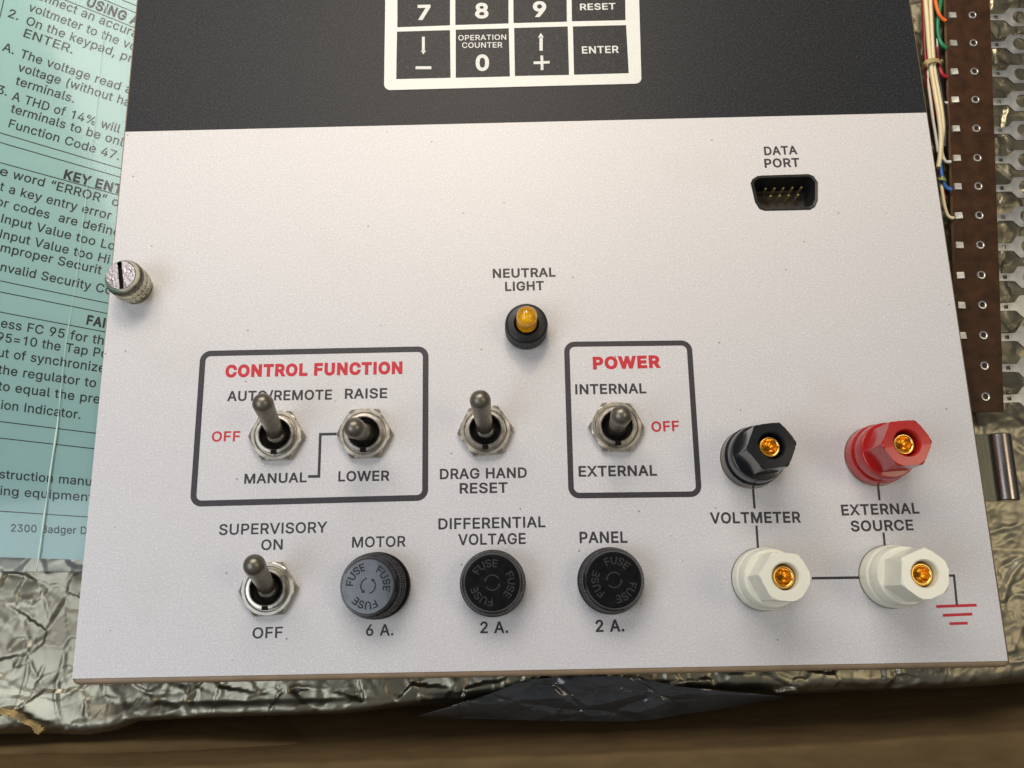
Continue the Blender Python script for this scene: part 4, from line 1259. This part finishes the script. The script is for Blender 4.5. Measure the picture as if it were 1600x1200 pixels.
# ------------------------------------------------------------------ terminal strip
ZS = -8.0
mb = MB()
sl = [P(1475, -70, ZS).to_2d(), P(1500, 643.5, ZS).to_2d(), P(1568.5, 642.5, ZS).to_2d(), P(1544, -70, ZS).to_2d()]
mb.prism([ccw([tuple(p) for p in sl])], ZS-1.6, ZS)
strip = MB()
mbs = mb
for i, f_ in enumerate(mbs.f):
    if len(f_) == 4:
        mbs.m[i] = 1
strip = mbs.build('terminal_strip', [M['board'], M['boardedge']], smooth=False)
tag(strip, 'dark brown terminal strip with eyelets and solder lugs along the right side of the panel', 'terminal strip')
EY = [-21, 24, 67.5, 112, 156, 201, 247, 291.3, 336.7, 383, 430, 476.7, 524, 571.7, 620]
mbe = MB()
mbe.rev([(1.40, 0), (1.40, 0.18), (1.25, 0.38), (1.0, 0.42), (0.82, 0.30), (0.76, -0.4)], 32)
mbe.rev([(0.76, -0.4), (0.02, -0.4)], 32, mi=1)
mbt = MB()
mbt.box(-1.2, 1.2, -1.15, 1.15, 0, 0.55)
for v in mbt.v[4:]:
    v.x *= 0.92; v.y *= 0.9
mbt.v[5].z += 0.12; mbt.v[4].z -= 0.05
mbl = MB()
# lug: narrow tail with a square hole, flaring into a plate with a round eye and a second tail
hole_sq = [(1.0, -0.62), (2.25, -0.62), (2.25, 0.62), (1.0, 0.62)]
eye = [(9.6+2.35*math.cos(t), 2.35*math.sin(t)) for t in np.linspace(0, 2*math.pi, 28, endpoint=False)]
outl = [(-1.2, -1.22), (3.9, -1.22), (4.6, -1.45), (6.3, -3.45), (6.8, -3.55), (13.0, -3.55), (14.6, -1.5), (19, -1.4), (19, 1.4), (14.6, 1.5), (13.0, 3.55), (6.8, 3.55), (6.3, 3.45), (4.6, 1.45), (3.9, 1.22), (-1.2, 1.22)]
mbl.prism([outl, hole_sq[::-1], eye[::-1]], -0.25, 0.25)
e0 = t0 = l0 = None
for i, y in enumerate(EY):
    x = 1519.3+0.0338*(y-24)
    p = P(x, y, ZS)
    if e0 is None:
        o = e0 = mbe.build('eyelet', [M['tin'], M['recess_shade']], strip)
    else:
        o = e0.copy(); COL.objects.link(o); o.parent = strip
    o.location = (p.x*S, p.y*S, p.z*S)
    q = P(1487.7+0.0300*(y-25), y+0.8, ZS)
    if i < 13:
        if t0 is None:
            o = t0 = mbt.build('solder_tab', M['solder'], strip, sharp=30)
        else:
            o = t0.copy(); COL.objects.link(o); o.parent = strip
        o.location = (q.x*S, q.y*S, q.z*S)
        o.rotation_euler = (random.uniform(-.05, .05), random.uniform(-.12, .12), random.uniform(-.06, .06)-0.02)
    zl = ZS-1.1
    q = P(1547.0+0.0338*y, y+3.5, zl)
    if l0 is None:
        o = l0 = mbl.build('solder_lug', M['tin'], strip, sharp=30)
    else:
        o = l0.copy(); COL.objects.link(o); o.parent = strip
    o.location = (q.x*S, q.y*S, q.z*S)
    o.rotation_euler = (random.uniform(-.07, .07), random.uniform(-.02, .05), random.uniform(-.04, .04)+0.0)

# ------------------------------------------------------------------ wires and ties
WG = 'insulated wires beside the terminal strip'
WIRES = [  # name, radius, material, z, path in the photograph, label
    ('wire', 0.62, 'cream_w', -6.2, [(1444, -30), (1446, 0), (1449, 40), (1452, 80), (1456, 115), (1462, 150), (1467, 180), (1470, 210), (1469, 240), (1466, 262)], 'thick cream wire lying on top of the wire bundle'),
    ('wire', 0.60, 'cream_w', -7.0, [(1451, -30), (1453, 0), (1455, 40), (1457, 80), (1460, 112), (1466, 145), (1471, 175), (1473, 200), (1471, 225), (1470, 250)], 'cream wire just right of the topmost cream wire'),
    ('wire', 0.42, 'white_w', -7.4, [(1449, 96), (1450, 125), (1454, 158), (1458, 188), (1462, 212), (1466, 238)], 'thin pale wire along the panel edge below the cable tie'),
    ('wire', 0.62, 'red_w', -7.8, [(1441, -30), (1442, 0), (1444, 40), (1445, 75), (1448, 108), (1451, 135), (1455, 160), (1458, 185)], 'dull red wire between the panel edge and the cream wires'),
    ('wire', 0.55, 'black_w', -8.3, [(1455, -30), (1457, 0), (1459, 35), (1460, 70), (1464, 108), (1470, 140), (1474, 170), (1477, 200), (1476, 230)], 'black wire running down beside the cream wires'),
    ('wire', 0.55, 'black_w', -9.4, [(1461, -30), (1462, 10), (1462, 50), (1462, 85), (1467, 120), (1474, 160), (1479, 190), (1483, 203)], 'second black wire, nearest the brown strip'),
    ('wire', 0.52, 'orange_w', -7.4, [(1459, -30), (1461, -4), (1463, 10), (1467, 22), (1472, 29), (1478, 33)], 'orange wire bending to the top solder tab'),
    ('wire', 0.58, 'green_w', -8.6, [(1470, -30), (1470, -5), (1468, 15), (1465, 35), (1465, 50), (1468, 63), (1473, 71), (1479, 76)], 'green wire bending towards the brown strip'),
    ('wire', 0.42, 'white_w', -9.0, [(1463, 62), (1464, 80), (1465, 95), (1464, 110), (1465, 135), (1470, 152), (1475, 160), (1481, 161)], 'thin white wire showing below the green wire'),
    ('wire', 0.58, 'crim_w', -8.2, [(1462, 74), (1464, 90), (1467, 104), (1471, 114), (1475, 119), (1480, 121)], 'short crimson wire bending to the strip below the cable tie'),
    ('wire', 0.45, 'white_w', -7.6, [(1469, 225), (1472, 240), (1475, 249), (1479, 253), (1486, 253)], 'short pale wire curving to the strip above the blue wire'),
    ('wire', 0.55, 'blue_w', -7.2, [(1468, 235), (1469, 255), (1471, 272), (1474, 286), (1479, 293), (1487, 297)], 'blue wire curving to the brown strip'),
    ('wire', 0.45, 'cream_w', -7.8, [(1470, 285), (1473, 305), (1476, 322), (1480, 335), (1485, 340), (1491, 341)], 'lowest cream wire end beside the panel edge'),
    ('wire', 0.50, 'crim_w', -8.6, [(1468, 268), (1470, 285), (1473, 300), (1476, 312)], 'short dark red wire below the green tie'),
]
for nm, r, mt, z, path, lab in WIRES:
    n_ = len(path)
    pts = smooth_path([P(x, y, z+0.25*math.sin(i*1.7+len(lab))) for i, (x, y) in enumerate(path)], 6)
    mb = MB()
    mb.tube(pts, r*1.15, 12)
    tag(mb.build(nm, M[mt], sharp=60), lab, 'wire', WG)


def tie(path, z, w, m, lab):
    pts = smooth_path([P(x, y, z-dz) for x, y, dz in path], 6)
    mb = MB()
    n_ = len(pts)
    vv = []
    for i, p in enumerate(pts):
        t = (pts[min(i+1, n_-1)]-pts[max(i-1, 0)]).normalized()
        s = Vector((-t.y, t.x, 0)).normalized()*(w/2)
        up = Vector((0, 0, 0.35))
        vv += [p-s, p+s, p+s+up, p-s+up]
    ff = []
    for i in range(n_-1):
        for k in range(4):
            a, b = i*4+k, i*4+(k+1) % 4
            ff.append((a, a+4, b+4, b))
    ff += [(0, 1, 2, 3), (4*n_-1, 4*n_-2, 4*n_-3, 4*n_-4)]
    mb.add(vv, ff)
    tag(mb.build('cable_tie', M[m], sharp=40), lab, 'cable tie', 'cable ties around the wires')


tie([(1439, 110, 3.2), (1443, 103, 1.2), (1448, 97.5, 0.1), (1455, 95, 0.0), (1462, 94.5, 0.6), (1468, 97, 1.8), (1470, 101, 3.2)], -5.2, 1.5, 'tie', 'yellowish cable tie around the wire bundle')
tie([(1466, 281, 1.6), (1469, 279, 0.2), (1473, 279, 0.0), (1477, 281, 1.5)], -6.3, 1.5, 'gtie', 'small green tie around the blue wire')

# ------------------------------------------------------------------ foil wrap under and around the panel
EDGE = [(-120, 1152), (0, 1150), (60, 1149), (130, 1150), (180, 1142), (215, 1128), (300, 1124), (420, 1120), (530, 1117), (640, 1105), (760, 1096), (900, 1086), (1000, 1082), (1100, 1084), (1250, 1086), (1400, 1083), (1500, 1076), (1600, 1069), (1750, 1058)]
ep = [P(x, y, -17) for x, y in EDGE]
ex, ey = [p.x for p in ep], [p.y for p in ep]
xs = np.arange(-180, 222, 0.55)
ss = np.concatenate([np.arange(0, 46, 0.5), np.arange(46, 330, 0.65)])
Xg, Sg = np.meshgrid(xs, ss)
Yg = np.interp(Xg, ex, ey)+Sg
wx = Xg+1.6*wob(Xg, Yg, 34, 3)+0.12*wob(Xg, Yg, 9, 4)
wy = Yg+1.6*wob(Xg, Yg, 38, 5)+0.12*wob(Xg, Yg, 10, 6)
# folds run mostly along the panel's lower edge there, in all directions elsewhere
low = np.clip((-25-Yg)/8, 0, 1)
ca, sa = math.cos(0.35), math.sin(0.35)
ux, uy = (wx*ca+wy*sa), (-wx*sa+wy*ca)
A = 0.14*crumple(wx, wy*1.2, 14, 1, 0.07, 1.5)+0.10*crumple(wx+40, wy+9, 7.0, 2, 0.09, 1.7)+0.05*crumple(wx, wy, 2.9, 3, 0.2, 0.8)
B = 0.15*crumple(ux*0.6, uy*1.25, 10.5, 4, 0.08, 1.5)+0.11*crumple(ux*0.7, uy*1.2, 5.2, 5, 0.10, 1.6)+0.04*crumple(wx, wy, 2.4, 6, 0.2, 0.8)
rt_ = np.clip((Xg-112)/10, 0, 1)*np.clip((62-Yg)/12, 0, 1)
C = 0.07*crumple(ux*0.6+8, uy*1.3, 7.0, 7)+0.07*crumple(ux*0.7, uy*1.2, 2.8, 8)+0.03*crumple(wx, wy, 1.6, 9)
hh = A*(1-low)+B*low
hh = hh*(1-rt_)+C*rt_
fo = np.zeros(Xg.shape)
for bx_, n_, sd_ in (((-182, -92, -45, 30), 230, 41), ((-125, 150, -46, -8), 330, 42), ((95, 215, -40, 70), 330, 43), ((110, 220, 60, 240), 260, 44)):
    fo += folds(Xg, Yg, n_, sd_, bx_)
Zg = -17.5+hh+fo+0.8*wob(Xg, Yg, 60, 8)
Zg = Zg+np.clip((-98-Xg)/30, 0, 1)*2.5+rt_*2.0
for _ in range(0):
    Zg[1:-1, 1:-1] = (Zg[1:-1, 1:-1]*2+Zg[:-2, 1:-1]+Zg[2:, 1:-1]+Zg[1:-1, :-2]+Zg[1:-1, 2:])/6
cl = np.clip(1-Sg/4.5, 0, 1)
Zg = Zg-6*(1-np.sqrt(np.clip(1-cl**2, 0, 1)))-0.0
Zg = Zg+low*5.5*np.clip((Xg+128)/25, 0, 1)
top_ = -9.6+low*5.0*np.clip((Xg+128)/25, 0, 1)
Zg = np.minimum(Zg, top_-0.25*np.clip(Zg-top_, 0, 9))
keep = ~((np.abs(Xg) < 96) & (Sg > 34) & (Yg < 230))
mb = MB()
grid_mesh(mb, Xg, Yg, Zg, 0, keep)
foil = mb.build('foil_wrap', M['foil'], sharp=None)
tag(foil, 'crumpled silver foil wrap lying under the control panel, sheet and terminal strip', 'foil')
# torn corner with yellowed adhesive
mb = MB()
out = [(-60, 1112), (-20, 1108), (4, 1107), (20, 1110), (34, 1116), (44, 1124), (55, 1130), (67, 1137), (65, 1143), (56, 1146), (50, 1138), (38, 1131), (26, 1124), (14, 1119), (6, 1118), (-20, 1120), (-60, 1122)]
lp = ccw([tuple(P(q.x+random.uniform(-2.2, 2.2), q.y+random.uniform(-1.9, 1.9), -12.2).to_2d()) for q in smooth_path([Vector((x, y, 0)) for x, y in out], 5)])
mb.prism([lp], -13.2, -12.2)
mb.build('torn_edge', M['glue'], foil, smooth=False)

# ------------------------------------------------------------------ dark plastic bag peeping out below the panel
mb = MB()
TOPC = [(520, 1122), (650, 1119), (700, 1104), (760, 1086), (820, 1062), (900, 1056), (960, 1056), (1010, 1062), (1060, 1073), (1140, 1081), (1215, 1088)]
BOTC = [(520, 1122), (650, 1121), (700, 1122), (780, 1124), (860, 1126), (960, 1127), (1000, 1126), (1060, 1117), (1120, 1109), (1170, 1100), (1225, 1091)]
NU, NV = 330, 46
U = np.linspace(650, 1220, NU)
tc_, bc = np.interp(U, *zip(*TOPC)), np.interp(U, *zip(*BOTC))
Xb, Yb, Zb = np.zeros((NV, NU)), np.zeros((NV, NU)), np.zeros((NV, NU))
for i in range(NV):
    v = i/(NV-1)
    for j in range(NU):
        zz = -14.5-6.0*(1-v)**2-3.0*(1-min(1, abs(U[j]-870)/350))*0
        saw = 0.55*abs(((U[j]*0.22) % 1)-0.5)*4 if U[j] > 985 else 0
        p = P(U[j], bc[j]+(tc_[j]-bc[j]-saw)*v, zz)
        Xb[i, j], Yb[i, j], Zb[i, j] = p
flatb = np.clip((Xb-45)/12, 0, 1)*0.85
hb = 0.26*crumple(Xb*0.45+7, Yb*1.1+Xb*0.14, 7.5, 21, 0.5, 0.4)+0.10*crumple(Xb*0.5, Yb*1.2+Xb*0.1, 3.8, 22, 0.4, 0.3)
Zb = Zb+hb*(1-flatb)+0.3*wob(Xb, Yb, 14, 9)
grid_mesh(mb, Xb, Yb, Zb)
tag(mb.build('plastic_bag', M['bag'], sharp=None), 'dark grey plastic bag edge between the foil and the cardboard box', 'plastic bag')

# ------------------------------------------------------------------ cardboard box around it all
def crest_wall(crest, z_in, mb, lean, outw, drop):
    """inner wall up to a rounded crest, then a flap folded outwards"""
    pts = smooth_path([P(x, y, z) for x, y, z in crest], 10)
    rows = []
    nrm = Vector((0, 1, 0))
    prof = [(lean, -130)]+[(lean*0.5, -65), (lean*0.07, -8), (0.25, -2.2), (0.0, -1.0), (-0.5, -0.25), (-1.4, 0.0), (-3.0, -0.1), (-6, -0.3), (-outw*0.5, -drop*0.5), (-outw, -drop)]
    for (dy, dz) in prof:
        rows.append([(p.x, p.y+dy, p.z+dz) for p in pts])
    r = np.array(rows)
    X, Y, Z = r[..., 0].copy(), r[..., 1].copy(), r[..., 2].copy()
    Z += 0.10*wob(X, Y, 18, 31)
    Y += 0.12*wob(X, Z, 14, 32)
    grid_mesh(mb, X, Y[::1], Z)
    mb.f = [q[::-1] for q in mb.f]


mb = MB()
crest_wall([(-140, 1205, -9), (200, 1200, -9), (400, 1194, -9), (530, 1190, -9), (760, 1183.5, -9), (930, 1179, -9), (965, 1177, -9.1), (985, 1175, -9.2), (1060, 1172.5, -9), (1250, 1165, -9), (1450, 1151.5, -9), (1600, 1142, -9), (1800, 1128, -9)], -130, mb, 26, 60, 10)
box = mb.build('cardboard_box', M['card'], sharp=50)
tag(box, 'brown cardboard box wall along the bottom below the foil', 'cardboard box')
mb = MB()
crest_wall([(-140, 1172, -20), (0, 1168, -20), (90, 1162, -20), (200, 1158, -20), (300, 1157, -20.5), (420, 1160, -22), (560, 1166, -25), (760, 1172, -30)], -130, mb, 20, 30, 3)
mb.build('flap', M['card'], box, sharp=50)
